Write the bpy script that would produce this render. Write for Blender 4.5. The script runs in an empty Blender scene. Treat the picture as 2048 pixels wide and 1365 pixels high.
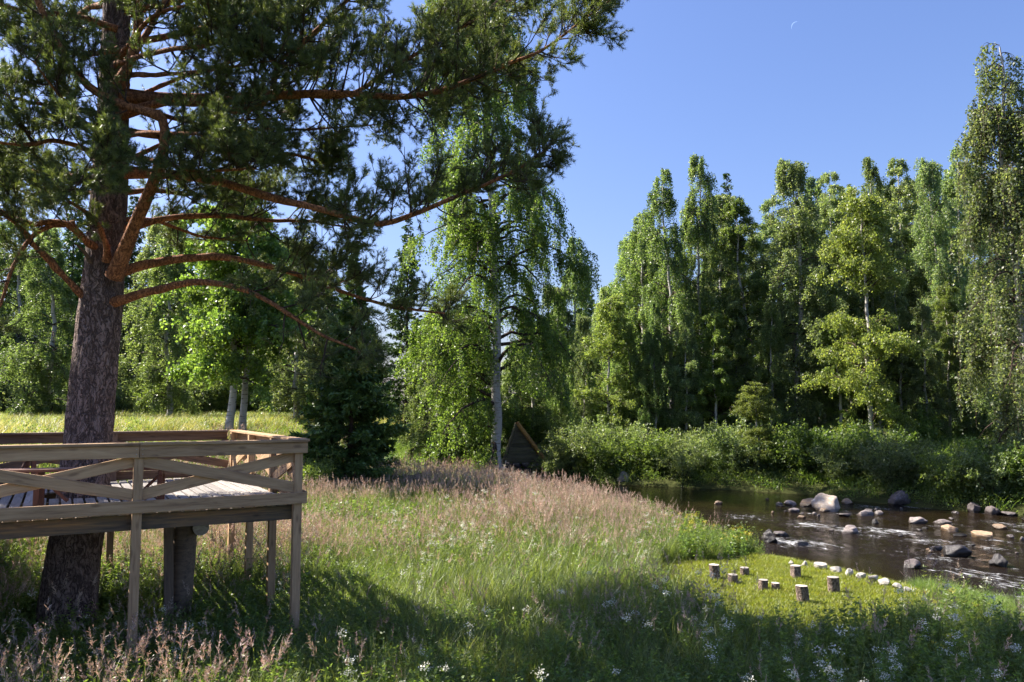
import bpy, bmesh, math, random
import numpy as np
from mathutils import Vector, Matrix

S = bpy.context.scene
COL = S.collection
rad = math.radians

# ------------------------------------------------------------------ camera
CAM = np.array([0.0, 0.0, 3.6])
F, CX, CY = 1593.0, 1024.0, 682.5
PITCH = math.atan(129.5 / F)
cd = bpy.data.cameras.new('camera')
cam = bpy.data.objects.new('camera', cd)
COL.objects.link(cam)
cam.location = CAM
cam.rotation_euler = (math.pi / 2 + PITCH, 0, 0)
cd.sensor_width = 36.0
cd.lens = 36.0 * F / 2048.0
cd.clip_start = 0.05
cd.clip_end = 9000
S.camera = cam

# ------------------------------------------------------------------ light
SUN_H = np.array([-0.945, 0.327]); SUN_H /= np.linalg.norm(SUN_H)   # horizontal direction towards the sun
SUN_EL = rad(45)
SUN = np.array([SUN_H[0] * math.cos(SUN_EL), SUN_H[1] * math.cos(SUN_EL), math.sin(SUN_EL)])
W = bpy.data.worlds.new('World'); S.world = W; W.use_nodes = True
wn = W.node_tree.nodes; wl = W.node_tree.links
sky = wn.new('ShaderNodeTexSky'); sky.sky_type = 'NISHITA'; sky.sun_disc = False
sky.sun_elevation = SUN_EL
sky.sun_rotation = math.atan2(SUN_H[0], SUN_H[1]) % (2 * math.pi)
sky.altitude = 200; sky.air_density = 1.4; sky.dust_density = 1.8; sky.ozone_density = 8.0
bgn = wn['Background']; bgn.inputs['Strength'].default_value = 0.063
tint = wn.new('ShaderNodeMix'); tint.data_type = 'RGBA'; tint.blend_type = 'MULTIPLY'; tint.inputs[0].default_value = 1.0
tint.inputs[7].default_value = (1.05, 0.94, 1.1, 1)                 # clear northern summer air, even over the whole sky
wl.new(sky.outputs[0], tint.inputs[6]); wl.new(tint.outputs[2], bgn.inputs['Color'])
sl = bpy.data.lights.new('sun', 'SUN'); sl.energy = 5.0; sl.angle = rad(0.53); sl.color = (1.0, 0.93, 0.82)
so = bpy.data.objects.new('sun', sl); COL.objects.link(so)
so.rotation_euler = Vector(SUN).to_track_quat('Z', 'Y').to_euler()
S.view_settings.view_transform = 'Standard'; S.view_settings.look = 'None'
S.view_settings.exposure = 1.62; S.view_settings.gamma = 1.0
S.render.engine = 'CYCLES'
cy = S.cycles
cy.max_bounces = 8; cy.diffuse_bounces = 6; cy.glossy_bounces = 2; cy.transmission_bounces = 6
cy.transparent_max_bounces = 4; cy.caustics_reflective = False; cy.caustics_refractive = False
cy.use_denoising = True; cy.sample_clamp_indirect = 4.0
cy.use_adaptive_sampling = True; cy.adaptive_threshold = 0.02

RIGHT = np.array([1.0, 0, 0]); FWD = np.array([0, math.cos(PITCH), math.sin(PITCH)]); UP = np.array([0, -math.sin(PITCH), math.cos(PITCH)])
def ray(px, py):
    return FWD * F + RIGHT * (px - CX) - UP * (py - CY)
def at(px, py, Y):                       # world point seen at a pixel, Y metres ahead
    d = ray(px, py); return CAM + d * (Y / d[1])
def atz(px, py, z):                      # world point seen at a pixel, at height z
    d = ray(px, py); return CAM + d * ((z - CAM[2]) / d[2])

# ------------------------------------------------------------------ node helpers
def nmat(name):
    m = bpy.data.materials.new(name); m.use_nodes = True
    nt = m.node_tree; b = nt.nodes['Principled BSDF']
    return m, nt, b
def nd(nt, typ, **kw):
    n = nt.nodes.new(typ)
    for k, v in kw.items():
        if k.startswith('i_'): n.inputs[k[2:].replace('_', ' ')].default_value = v
        else: setattr(n, k, v)
    return n
def ramp(nt, fac, stops):
    r = nt.nodes.new('ShaderNodeValToRGB')
    while len(r.color_ramp.elements) > 1: r.color_ramp.elements.remove(r.color_ramp.elements[-1])
    for i, (p, c) in enumerate(stops):
        e = r.color_ramp.elements[0] if i == 0 else r.color_ramp.elements.new(p)
        e.position = p; e.color = (*c, 1) if len(c) == 3 else c
    nt.links.new(fac, r.inputs[0]); return r.outputs[0]
def mixc(nt, fac, a, b, blend='MIX'):
    m = nt.nodes.new('ShaderNodeMix'); m.data_type = 'RGBA'; m.blend_type = blend
    for sock, v in ((m.inputs[0], fac), (m.inputs[6], a), (m.inputs[7], b)):
        if isinstance(v, (int, float)): sock.default_value = v
        elif isinstance(v, tuple): sock.default_value = (*v, 1)
        else: nt.links.new(v, sock)
    return m.outputs[2]
def math_(nt, op, a, b=None):
    m = nt.nodes.new('ShaderNodeMath'); m.operation = op
    for i, v in enumerate((a, b)):
        if v is None: continue
        if isinstance(v, (int, float)): m.inputs[i].default_value = v
        else: nt.links.new(v, m.inputs[i])
    return m.outputs[0]
def mapped(nt, scale, kind='Object', rot=(0, 0, 0), loc=None):
    tc = nt.nodes.new('ShaderNodeTexCoord'); mp = nt.nodes.new('ShaderNodeMapping')
    mp.inputs['Scale'].default_value = scale; mp.inputs['Rotation'].default_value = rot
    nt.links.new(tc.outputs[kind], mp.inputs[0])
    if loc is not None: nt.links.new(loc, mp.inputs['Location'])
    return mp.outputs[0]
def noise(nt, vec, scale, detail=4, rough=0.55, dist=0.0):
    n = nt.nodes.new('ShaderNodeTexNoise'); n.inputs['Scale'].default_value = scale; n.inputs['Detail'].default_value = detail
    n.inputs['Roughness'].default_value = rough; n.inputs['Distortion'].default_value = dist
    nt.links.new(vec, n.inputs['Vector']); return n.outputs[0]
def bump(nt, b, h, strength=0.5, dist=0.02):
    n = nt.nodes.new('ShaderNodeBump'); n.inputs['Strength'].default_value = strength; n.inputs['Distance'].default_value = dist
    nt.links.new(h, n.inputs['Height']); nt.links.new(n.outputs[0], b.inputs['Normal'])

def leaf_mat(name, dark, mid, light, trans=0.5, tcol=None, rough=0.42, spec=0.5, objvar=0.25):
    m, nt, b = nmat(name)
    a = nd(nt, 'ShaderNodeAttribute', attribute_name='v')
    c = ramp(nt, a.outputs['Fac'], [(0.0, dark), (0.5, mid), (1.0, light)])
    oi = nt.nodes.new('ShaderNodeObjectInfo')
    hs = nt.nodes.new('ShaderNodeHueSaturation')
    hv = nt.nodes.new('ShaderNodeMapRange'); hv.inputs[3].default_value = 0.5 - 0.035 * objvar * 2; hv.inputs[4].default_value = 0.5 + 0.025 * objvar * 2
    nt.links.new(oi.outputs['Random'], hv.inputs[0]); nt.links.new(hv.outputs[0], hs.inputs['Hue'])
    vv = nt.nodes.new('ShaderNodeMapRange'); vv.inputs[3].default_value = 1 - objvar; vv.inputs[4].default_value = 1 + objvar
    nt.links.new(math_(nt, 'FRACT', math_(nt, 'MULTIPLY', oi.outputs['Random'], 7.31)), vv.inputs[0]); nt.links.new(vv.outputs[0], hs.inputs['Value'])
    nt.links.new(c, hs.inputs['Color'])
    col = hs.outputs[0]
    nt.links.new(col, b.inputs['Base Color']); b.inputs['Roughness'].default_value = rough; b.inputs['Specular IOR Level'].default_value = spec
    t = nt.nodes.new('ShaderNodeBsdfTranslucent')
    nt.links.new(mixc(nt, 1.0, col, tcol or (2.15, 2.2, 1.0), 'MULTIPLY'), t.inputs['Color'])
    mx = nt.nodes.new('ShaderNodeMixShader'); mx.inputs[0].default_value = trans
    nt.links.new(b.outputs[0], mx.inputs[1]); nt.links.new(t.outputs[0], mx.inputs[2])
    nt.links.new(mx.outputs[0], nt.nodes['Material Output'].inputs['Surface'])
    return m

M = {}
M['birch_leaf'] = leaf_mat('birch_leaf', (0.075, 0.12, 0.045), (0.14, 0.2, 0.08), (0.26, 0.31, 0.15))
M['birch_leaf_bright'] = leaf_mat('birch_leaf_bright', (0.065, 0.105, 0.026), (0.125, 0.18, 0.044), (0.21, 0.255, 0.075), trans=0.5)
M['birch_leaf_grey'] = leaf_mat('birch_leaf_grey', (0.085, 0.125, 0.06), (0.16, 0.21, 0.105), (0.31, 0.34, 0.19), spec=0.5)
M['rowan_leaf'] = leaf_mat('rowan_leaf', (0.08, 0.12, 0.036), (0.15, 0.2, 0.06), (0.26, 0.29, 0.1))
M['willow_leaf'] = leaf_mat('willow_leaf', (0.07, 0.105, 0.045), (0.14, 0.185, 0.085), (0.28, 0.32, 0.17), spec=0.55, rough=0.42)
M['shrub_leaf'] = leaf_mat('shrub_leaf', (0.055, 0.092, 0.024), (0.11, 0.16, 0.044), (0.2, 0.25, 0.075))
M['spruce_needle'] = leaf_mat('spruce_needle', (0.035, 0.06, 0.017), (0.066, 0.11, 0.03), (0.13, 0.19, 0.05), trans=0.15, spec=0.3)
M['pine_needle'] = leaf_mat('pine_needle', (0.052, 0.075, 0.029), (0.104, 0.137, 0.047), (0.208, 0.234, 0.078), trans=0.28, spec=0.35, objvar=0.12)
M['grass'] = leaf_mat('grass', (0.062, 0.09, 0.026), (0.125, 0.162, 0.05), (0.23, 0.25, 0.1), trans=0.45, objvar=0.35)
M['lawn'] = leaf_mat('lawn', (0.10, 0.13, 0.014), (0.18, 0.21, 0.02), (0.28, 0.28, 0.04), trans=0.4, objvar=0.25)
M['sedge'] = leaf_mat('sedge', (0.075, 0.13, 0.024), (0.14, 0.21, 0.04), (0.23, 0.29, 0.07), trans=0.45, objvar=0.2)
M['hay'] = leaf_mat('hay', (0.2, 0.18, 0.06), (0.33, 0.29, 0.11), (0.48, 0.42, 0.2), trans=0.35, objvar=0.3)
M['panicle'] = leaf_mat('panicle', (0.27, 0.19, 0.155), (0.42, 0.32, 0.26), (0.6, 0.5, 0.41), trans=0.35, tcol=(1.2, 0.95, 0.8), objvar=0.35)
M['petal'] = leaf_mat('petal', (0.5, 0.48, 0.36), (0.68, 0.66, 0.54), (0.8, 0.79, 0.7), trans=0.3, tcol=(1, 1, 0.9), objvar=0.1)
M['yellow_petal'] = leaf_mat('yellow_petal', (0.5, 0.4, 0.03), (0.6, 0.5, 0.05), (0.7, 0.6, 0.08), trans=0.3, tcol=(1, 1, 0.6), objvar=0.1)

def bark_pine(name, low, high, crack, sx=9.0, sz=2.2, strength=0.9):
    m, nt, b = nmat(name)
    v = mapped(nt, (1, 1, 1))
    warp = noise(nt, v, 3.0, 3)
    vv = nt.nodes.new('ShaderNodeMapping'); vv.inputs['Scale'].default_value = (sx, sx, sz)
    add = nt.nodes.new('ShaderNodeVectorMath'); add.operation = 'ADD'
    sc = nt.nodes.new('ShaderNodeVectorMath'); sc.operation = 'SCALE'; sc.inputs['Scale'].default_value = 0.22
    cn = nt.nodes.new('ShaderNodeTexNoise'); cn.inputs['Scale'].default_value = 5; nt.links.new(v, cn.inputs['Vector'])
    nt.links.new(cn.outputs['Color'], sc.inputs[0]); nt.links.new(v, add.inputs[0]); nt.links.new(sc.outputs[0], add.inputs[1])
    nt.links.new(add.outputs[0], vv.inputs[0])
    r1 = math_(nt, 'ABSOLUTE', math_(nt, 'SUBTRACT', noise(nt, vv.outputs[0], 0.75, 3, 0.5, 0.3), 0.5))
    r2 = math_(nt, 'ABSOLUTE', math_(nt, 'SUBTRACT', noise(nt, vv.outputs[0], 1.9, 2, 0.5, 0.2), 0.5))
    ridge = math_(nt, 'MINIMUM', r1, math_(nt, 'MULTIPLY', r2, 1.5))
    cell = noise(nt, vv.outputs[0], 0.5, 2)
    fine = noise(nt, mapped(nt, (14, 14, 5)), 3.0, 6, 0.65)
    plate = mixc(nt, cell, low, high)
    plate = mixc(nt, fine, plate, tuple(min(1, c * 1.5) for c in high), 'MIX')
    edge = ramp(nt, ridge, [(0.005, (0, 0, 0)), (0.075, (1, 1, 1))])
    col = mixc(nt, edge, crack, plate)
    col = mixc(nt, math_(nt, 'MULTIPLY', warp, 0.5), col, tuple(c * 0.7 for c in low))
    nt.links.new(col, b.inputs['Base Color']); b.inputs['Roughness'].default_value = 0.85; b.inputs['Specular IOR Level'].default_value = 0.25
    h = math_(nt, 'ADD', math_(nt, 'MULTIPLY', edge, 0.8), math_(nt, 'MULTIPLY', fine, 0.5))
    bump(nt, b, h, strength, 0.025)
    return m
M['pine_bark'] = bark_pine('pine_bark', (0.155, 0.108, 0.09), (0.29, 0.21, 0.18), (0.06, 0.04, 0.034), 15, 3.0, 1.0)
M['pine_limb_bark'] = bark_pine('pine_limb_bark', (0.27, 0.105, 0.042), (0.45, 0.2, 0.085), (0.09, 0.035, 0.018), 22, 9, 0.6)
M['twig'] = bark_pine('twig', (0.055, 0.035, 0.024), (0.09, 0.06, 0.045), (0.03, 0.02, 0.015), 30, 10, 0.3)

def bark_birch():
    m, nt, b = nmat('birch_bark')
    v = mapped(nt, (1, 1, 1))
    n1 = noise(nt, mapped(nt, (2.5, 2.5, 16)), 1.0, 4, 0.6)
    n2 = noise(nt, mapped(nt, (1.6, 1.6, 4.5)), 1.3, 3, 0.5, 0.8)
    fine = noise(nt, mapped(nt, (9, 9, 60)), 1.0, 3)
    white = mixc(nt, fine, (0.3, 0.275, 0.245), (0.5, 0.475, 0.44))
    c = mixc(nt, ramp(nt, n1, [(0.58, (0, 0, 0)), (0.66, (1, 1, 1))]), white, (0.09, 0.07, 0.06))
    c = mixc(nt, ramp(nt, n2, [(0.62, (0, 0, 0)), (0.7, (1, 1, 1))]), c, (0.05, 0.042, 0.036))
    sx = nt.nodes.new('ShaderNodeSeparateXYZ'); nt.links.new(v, sx.inputs[0])
    low = ramp(nt, math_(nt, 'ADD', math_(nt, 'MULTIPLY', sx.outputs[2], 0.4), math_(nt, 'MULTIPLY', n2, 0.9)), [(0.42, (1, 1, 1)), (0.85, (0, 0, 0))])
    rough = noise(nt, mapped(nt, (8, 8, 2.5)), 2.0, 5, 0.65)
    c = mixc(nt, math_(nt, 'MULTIPLY', low, ramp(nt, rough, [(0.38, (0, 0, 0)), (0.62, (1, 1, 1))])), c, (0.075, 0.06, 0.05))
    nt.links.new(c, b.inputs['Base Color']); b.inputs['Roughness'].default_value = 0.7
    bump(nt, b, math_(nt, 'ADD', n1, math_(nt, 'MULTIPLY', rough, low)), 0.5, 0.02)
    return m
M['birch_bark'] = bark_birch()

def wood(name, lo, hi, dark, grey=0.3, knots=True):
    m, nt, b = nmat(name)
    oi = nt.nodes.new('ShaderNodeObjectInfo')
    cv = nt.nodes.new('ShaderNodeCombineXYZ')
    for i in range(3): nt.links.new(math_(nt, 'MULTIPLY', oi.outputs['Random'], 37.0 + 11 * i), cv.inputs[i])
    v = mapped(nt, (1.2, 14, 14), 'Object', loc=cv.outputs[0])
    g = noise(nt, v, 1.6, 6, 0.62, 0.6)
    broad = noise(nt, mapped(nt, (0.9, 2, 2), 'Object', loc=cv.outputs[0]), 1.0, 3)
    fine = noise(nt, mapped(nt, (4, 90, 90), 'Object', loc=cv.outputs[0]), 1.5, 3)
    c = ramp(nt, g, [(0.28, dark), (0.45, lo), (0.68, hi)])
    c = mixc(nt, math_(nt, 'MULTIPLY', broad, grey), c, (0.25, 0.23, 0.21))
    hgt = math_(nt, 'ADD', g, math_(nt, 'MULTIPLY', fine, 0.5))
    if knots:
        vo = nt.nodes.new('ShaderNodeTexVoronoi'); vo.inputs['Scale'].default_value = 1.0
        nt.links.new(mapped(nt, (2.6, 7.5, 7.5), 'Object', loc=cv.outputs[0]), vo.inputs['Vector'])
        k = ramp(nt, vo.outputs['Distance'], [(0.08, (1, 1, 1)), (0.2, (0, 0, 0))])
        c = mixc(nt, math_(nt, 'MULTIPLY', k, 0.75), c, dark)
    var = nt.nodes.new('ShaderNodeMapRange'); var.inputs[3].default_value = 0.78; var.inputs[4].default_value = 1.18
    nt.links.new(oi.outputs['Random'], var.inputs[0])
    hs = nt.nodes.new('ShaderNodeHueSaturation'); nt.links.new(c, hs.inputs['Color']); nt.links.new(var.outputs[0], hs.inputs['Value'])
    nt.links.new(hs.outputs[0], b.inputs['Base Color']); b.inputs['Roughness'].default_value = 0.75; b.inputs['Specular IOR Level'].default_value = 0.3
    bump(nt, b, hgt, 0.35, 0.006)
    return m
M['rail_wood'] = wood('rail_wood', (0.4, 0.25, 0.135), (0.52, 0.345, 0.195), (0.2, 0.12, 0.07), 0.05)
M['rail_shaded'] = wood('rail_shaded', (0.14, 0.085, 0.055), (0.21, 0.135, 0.09), (0.06, 0.035, 0.022), 0.15)  # rail wood in darker brown: the rear railing's shade put into the colour
M['deck_wood'] = wood('deck_wood', (0.25, 0.225, 0.205), (0.36, 0.33, 0.31), (0.13, 0.115, 0.105), 0.3, False)
M['beam_wood'] = wood('beam_wood', (0.10, 0.072, 0.045), (0.24, 0.15, 0.06), (0.03, 0.022, 0.016))
M['bench_wood'] = wood('bench_wood', (0.13, 0.058, 0.038), (0.2, 0.095, 0.06), (0.06, 0.028, 0.02), 0.1, False)
M['stump_wood'] = wood('stump_wood', (0.42, 0.37, 0.32), (0.58, 0.53, 0.47), (0.22, 0.17, 0.13), 0.4, False)
M['stump_bark'] = bark_pine('stump_bark', (0.2, 0.14, 0.11), (0.34, 0.26, 0.21), (0.06, 0.04, 0.03), 30, 9, 0.8)
M['log_wood'] = wood('log_wood', (0.11, 0.075, 0.05), (0.19, 0.13, 0.085), (0.04, 0.028, 0.02), 0.2)
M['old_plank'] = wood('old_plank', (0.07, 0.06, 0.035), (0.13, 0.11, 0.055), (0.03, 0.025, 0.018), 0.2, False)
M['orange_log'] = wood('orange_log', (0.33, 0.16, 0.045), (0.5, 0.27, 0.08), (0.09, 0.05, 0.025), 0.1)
m, nt, b = nmat('screw_metal'); b.inputs['Base Color'].default_value = (0.5, 0.5, 0.52, 1); b.inputs['Metallic'].default_value = 1; b.inputs['Roughness'].default_value = 0.4
M['metal'] = m

def rock_mat(name, a, c, moss=0.0, wet=False):
    m, nt, b = nmat(name)
    oi = nt.nodes.new('ShaderNodeObjectInfo')
    n1 = noise(nt, mapped(nt, (1, 1, 1)), 2.2, 6, 0.65, 0.4)
    n2 = noise(nt, mapped(nt, (1, 1, 1)), 16, 5, 0.7)
    col = mixc(nt, ramp(nt, n1, [(0.35, (0, 0, 0)), (0.65, (1, 1, 1))]), a, c)
    col = mixc(nt, math_(nt, 'MULTIPLY', n2, 0.6), col, tuple(x * 0.45 for x in a))
    sp = ramp(nt, noise(nt, mapped(nt, (1, 1, 1)), 7, 3), [(0.6, (0, 0, 0)), (0.68, (1, 1, 1))])
    col = mixc(nt, math_(nt, 'MULTIPLY', sp, 0.5), col, tuple(min(0.8, x * 1.7) for x in c))
    # wet band by the waterline (world z)
    ge = nt.nodes.new('ShaderNodeNewGeometry'); sx = nt.nodes.new('ShaderNodeSeparateXYZ'); nt.links.new(ge.outputs['Position'], sx.inputs[0])
    wetz = ramp(nt, math_(nt, 'ADD', sx.outputs[2], math_(nt, 'MULTIPLY', n1, 0.08)), [(0.1, (1, 1, 1)), (0.17, (0, 0, 0))])
    col = mixc(nt, math_(nt, 'MULTIPLY', wetz, 0.75), col, tuple(x * 0.22 for x in a))
    nt.links.new(col, b.inputs['Base Color'])
    if wet: b.inputs['Roughness'].default_value = 0.4
    else: nt.links.new(ramp(nt, wetz, [(0, (0.85,) * 3), (1, (0.25,) * 3)]), b.inputs['Roughness'])
    bump(nt, b, math_(nt, 'ADD', n1, math_(nt, 'MULTIPLY', n2, 0.4)), 0.6, 0.05)
    return m
M['rock_pale'] = rock_mat('rock_pale', (0.42, 0.33, 0.25), (0.62, 0.52, 0.42))
M['rock_tan'] = rock_mat('rock_tan', (0.30, 0.2, 0.12), (0.44, 0.31, 0.2))
M['rock_grey'] = rock_mat('rock_grey', (0.22, 0.18, 0.165), (0.36, 0.31, 0.29))
M['rock_dark'] = rock_mat('rock_dark', (0.085, 0.068, 0.065), (0.17, 0.14, 0.135))
M['rock_wet'] = rock_mat('rock_wet', (0.022, 0.018, 0.018), (0.05, 0.042, 0.04), wet=True)
M['rock_white'] = rock_mat('rock_white', (0.38, 0.34, 0.29), (0.58, 0.54, 0.48))

# ------------------------------------------------------------------ mesh helpers
def nrm(a, axis=-1):
    n = np.linalg.norm(a, axis=axis, keepdims=True); return a / np.maximum(n, 1e-9)
def link(o, parent=None):
    COL.objects.link(o)
    if parent is not None: o.parent = parent
    return o
def make_mesh(name, parts, mats, smooth=True):
    """parts: list of (V[n,3], F[m,k], material index, v[n] or None)"""
    parts = [p for p in parts if len(p[0])]
    nv = sum(len(p[0]) for p in parts)
    V = np.concatenate([p[0] for p in parts]).astype(np.float32)
    va = np.concatenate([p[3] if p[3] is not None else np.full(len(p[0]), 0.5) for p in parts]).astype(np.float32)
    idx, starts, mi, off, ls = [], [], [], 0, 0
    for p in parts:
        f = np.asarray(p[1], dtype=np.int64) + off; k = f.shape[1]
        idx.append(f.ravel()); starts.append(ls + np.arange(len(f)) * k); ls += f.size
        mi.append(np.full(len(f), p[2])); off += len(p[0])
    idx = np.concatenate(idx).astype(np.int32); starts = np.concatenate(starts).astype(np.int32); mi = np.concatenate(mi).astype(np.int32)
    me = bpy.data.meshes.new(name)
    me.vertices.add(nv); me.vertices.foreach_set('co', V.ravel())
    me.loops.add(len(idx)); me.loops.foreach_set('vertex_index', idx)
    me.polygons.add(len(starts)); me.polygons.foreach_set('loop_start', starts)
    me.polygons.foreach_set('material_index', mi)
    me.polygons.foreach_set('use_smooth', np.full(len(starts), smooth, dtype=bool))
    at_ = me.attributes.new('v', 'FLOAT', 'POINT'); at_.data.foreach_set('value', va)
    for mm in mats: me.materials.append(mm)
    me.update(calc_edges=True)
    return me
def mesh_obj(name, parts, mats, parent=None, smooth=True):
    return link(bpy.data.objects.new(name, make_mesh(name, parts, mats, smooth)), parent)
def tag(o, label=None, cat=None, group=None, kind=None):
    if label: o['label'] = label
    if cat: o['category'] = cat
    if group: o['group'] = group
    if kind: o['kind'] = kind
    return o
def empty(name, loc, rz=0.0, scale=1.0):
    o = bpy.data.objects.new(name, None); COL.objects.link(o); o.location = loc; o.rotation_euler = (0, 0, rz)
    o.scale = (scale,) * 3 if np.isscalar(scale) else scale
    o.empty_display_size = 0.2
    return o
def copy_tree(o, parent=None):
    c = o.copy(); COL.objects.link(c)
    if parent is not None: c.parent = parent
    for ch in list(o.children): copy_tree(ch, c)
    return c
def tubes(P, R, sides=5):
    """P[K,n,3], R[K,n] -> V,F"""
    P = np.asarray(P, float); R = np.asarray(R, float)
    if P.ndim == 2: P, R = P[None], R[None]
    K, n, _ = P.shape
    T = nrm(np.gradient(P, axis=1))
    mx = np.abs(T).max(axis=1); ref = np.zeros((K, 1, 3)); ref[np.arange(K), 0, np.argmin(mx, axis=1)] = 1
    A = nrm(np.cross(T, np.broadcast_to(ref, T.shape))); B = np.cross(T, A)
    th = np.linspace(0, 2 * np.pi, sides, endpoint=False)
    V = P[:, :, None, :] + R[:, :, None, None] * (A[:, :, None, :] * np.cos(th)[None, None, :, None] + B[:, :, None, :] * np.sin(th)[None, None, :, None])
    k = np.arange(K)[:, None, None]; i = np.arange(n - 1)[None, :, None]; j = np.arange(sides)[None, None, :]
    b = k * n * sides; j2 = (j + 1) % sides
    Fq = np.stack([b + i * sides + j, b + i * sides + j2, b + (i + 1) * sides + j2, b + (i + 1) * sides + j], -1).reshape(-1, 4)
    return V.reshape(-1, 3), Fq
def leaves(rng, P, D, L, Wd, fold=0.0):
    """rhombic leaves at P along D (unit); L, Wd arrays; random roll"""
    N = len(P); rnd = rng.normal(size=(N, 3)); side = nrm(np.cross(D, rnd))
    L = np.broadcast_to(L, (N,))[:, None]; Wd = np.broadcast_to(Wd, (N,))[:, None]
    V = np.stack([P, P + D * L * 0.45 + side * Wd * 0.5, P + D * L, P + D * L * 0.45 - side * Wd * 0.5], 1).reshape(-1, 3)
    Fq = np.arange(N * 4).reshape(-1, 4)
    return V, Fq
def needles(rng, P, D, L, Wd):
    N = len(P); side = nrm(np.cross(D, rng.normal(size=(N, 3))))
    L = np.broadcast_to(L, (N,))[:, None]; Wd = np.broadcast_to(Wd, (N,))[:, None]
    V = np.stack([P + side * Wd * 0.5, P + D * L, P - side * Wd * 0.5], 1).reshape(-1, 3)
    return V, np.arange(N * 3).reshape(-1, 3)
def smooth_path(pts, n):
    pts = np.asarray(pts, float); m = len(pts)
    P = np.vstack([2 * pts[0] - pts[1], pts, 2 * pts[-1] - pts[-2]])
    t = np.linspace(0, m - 1, n); i = np.minimum(t.astype(int), m - 2); f = (t - i)[:, None]
    p0, p1, p2, p3 = P[i], P[i + 1], P[i + 2], P[i + 3]
    return 0.5 * ((2 * p1) + (-p0 + p2) * f + (2 * p0 - 5 * p1 + 4 * p2 - p3) * f ** 2 + (-p0 + 3 * p1 - 3 * p2 + p3) * f ** 3)
def sstep(a, b, x):
    t = np.clip((x - a) / (b - a), 0, 1); return t * t * (3 - 2 * t)
def wav(x, y, s, seed=0):
    r = np.random.default_rng(seed); o = np.zeros_like(np.asarray(x, float))
    for k in range(6):
        a = r.uniform(0, 6.28); f = s * r.uniform(0.6, 1.8); o = o + np.sin((x * math.cos(a) + y * math.sin(a)) * f + r.uniform(0, 6.28))
    return o / 6

# ------------------------------------------------------------------ terrain
NEAR = np.array([(22, -14), (15, -2), (12.6, 5), (10.5, 9.5), (9.3, 12.7), (8.9, 13.8), (8.2, 15.5), (7.5, 17.2), (6.7, 18.5), (6.0, 19.2), (5.75, 20.4), (4.9, 22.8), (4.2, 25.8), (1.9, 29), (0.9, 33), (-0.6, 37.5), (-3.2, 41), (-4, 47), (-2, 60), (2, 80), (6, 120), (60, 400), (200, 1600)], float)
FAR = np.array([(52, -14), (40, 0), (30, 10), (22, 20), (16.9, 26.3), (15.3, 27.8), (14.0, 29.3), (12.9, 30.5), (12.0, 32.8), (10.2, 34.1), (8.3, 35.2), (5.2, 36.8), (1.9, 38.7), (0.2, 41.5), (0.2, 47), (2.5, 60), (7, 80), (11, 120), (66, 400), (210, 1600)], float)
RIV = np.vstack([NEAR, FAR[::-1]])
def seg_dist(x, y, poly):
    d = np.full(np.shape(x), 1e9)
    for (ax, ay), (bx, by) in zip(poly[:-1], poly[1:]):
        ex, ey = bx - ax, by - ay; t = np.clip(((x - ax) * ex + (y - ay) * ey) / (ex * ex + ey * ey), 0, 1)
        d = np.minimum(d, np.hypot(x - ax - t * ex, y - ay - t * ey))
    return d
def inside(x, y, poly):
    r = np.zeros(np.shape(x), bool); n = len(poly)
    for i in range(n):
        ax, ay = poly[i]; bx, by = poly[(i + 1) % n]
        if ay == by: continue
        c = ((ay > y) != (by > y)) & (x < (bx - ax) * (y - ay) / (by - ay) + ax); r ^= c
    return r
TA = np.array([-9.0, 17.0]); TN = np.array([0.992, -0.124])
def terrace_d(x, y): return (x - TA[0]) * TN[0] + (y - TA[1]) * TN[1]
def height(x, y):
    x = np.asarray(x, float); y = np.asarray(y, float)
    dn = seg_dist(x, y, NEAR); df = seg_dist(x, y, FAR); ins = inside(x, y, RIV); d = np.minimum(dn, df)
    near = 0.02 + 0.30 * sstep(0, 1.6, dn) + 0.05 * wav(x, y, 0.9, 3) - 0.12 * sstep(14, 11, y) * sstep(-1, -4, x)
    near = near + 2.35 * sstep(1.6, -4.6, terrace_d(x, y)) + 0.08 * wav(x, y, 0.25, 4) * sstep(0, 5, dn)
    far = 0.05 + 0.35 * sstep(0, 0.9, df) + 1.25 * sstep(0.8, 8.5, df) + 0.12 * wav(x, y, 0.6, 5) * sstep(0, 2, df) + 0.02 * np.clip(df - 8, 0, 40)
    bed = -0.08 - 0.45 * sstep(0, 2.0, d) + 0.05 * wav(x, y, 1.5, 6)
    h = np.where(dn < df, near, far)
    return np.where(ins, bed, h)
def hz(x, y): return float(height(np.array([x]), np.array([y]))[0])
def on(px, py, dz=0.0, lo=8.0, hi=90.0):
    """ground point under a pixel"""
    d = ray(px, py); ys = np.linspace(lo, hi, 1400); pts = CAM + d[None, :] * (ys / d[1])[:, None]
    g = height(pts[:, 0], pts[:, 1]) + dz; k = np.argmax(pts[:, 2] <= g)
    if pts[k, 2] > g[k]: k = -1
    return np.array([pts[k, 0], pts[k, 1], height(pts[k:k + 1, 0], pts[k:k + 1, 1])[0] if k >= 0 else 0])

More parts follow.
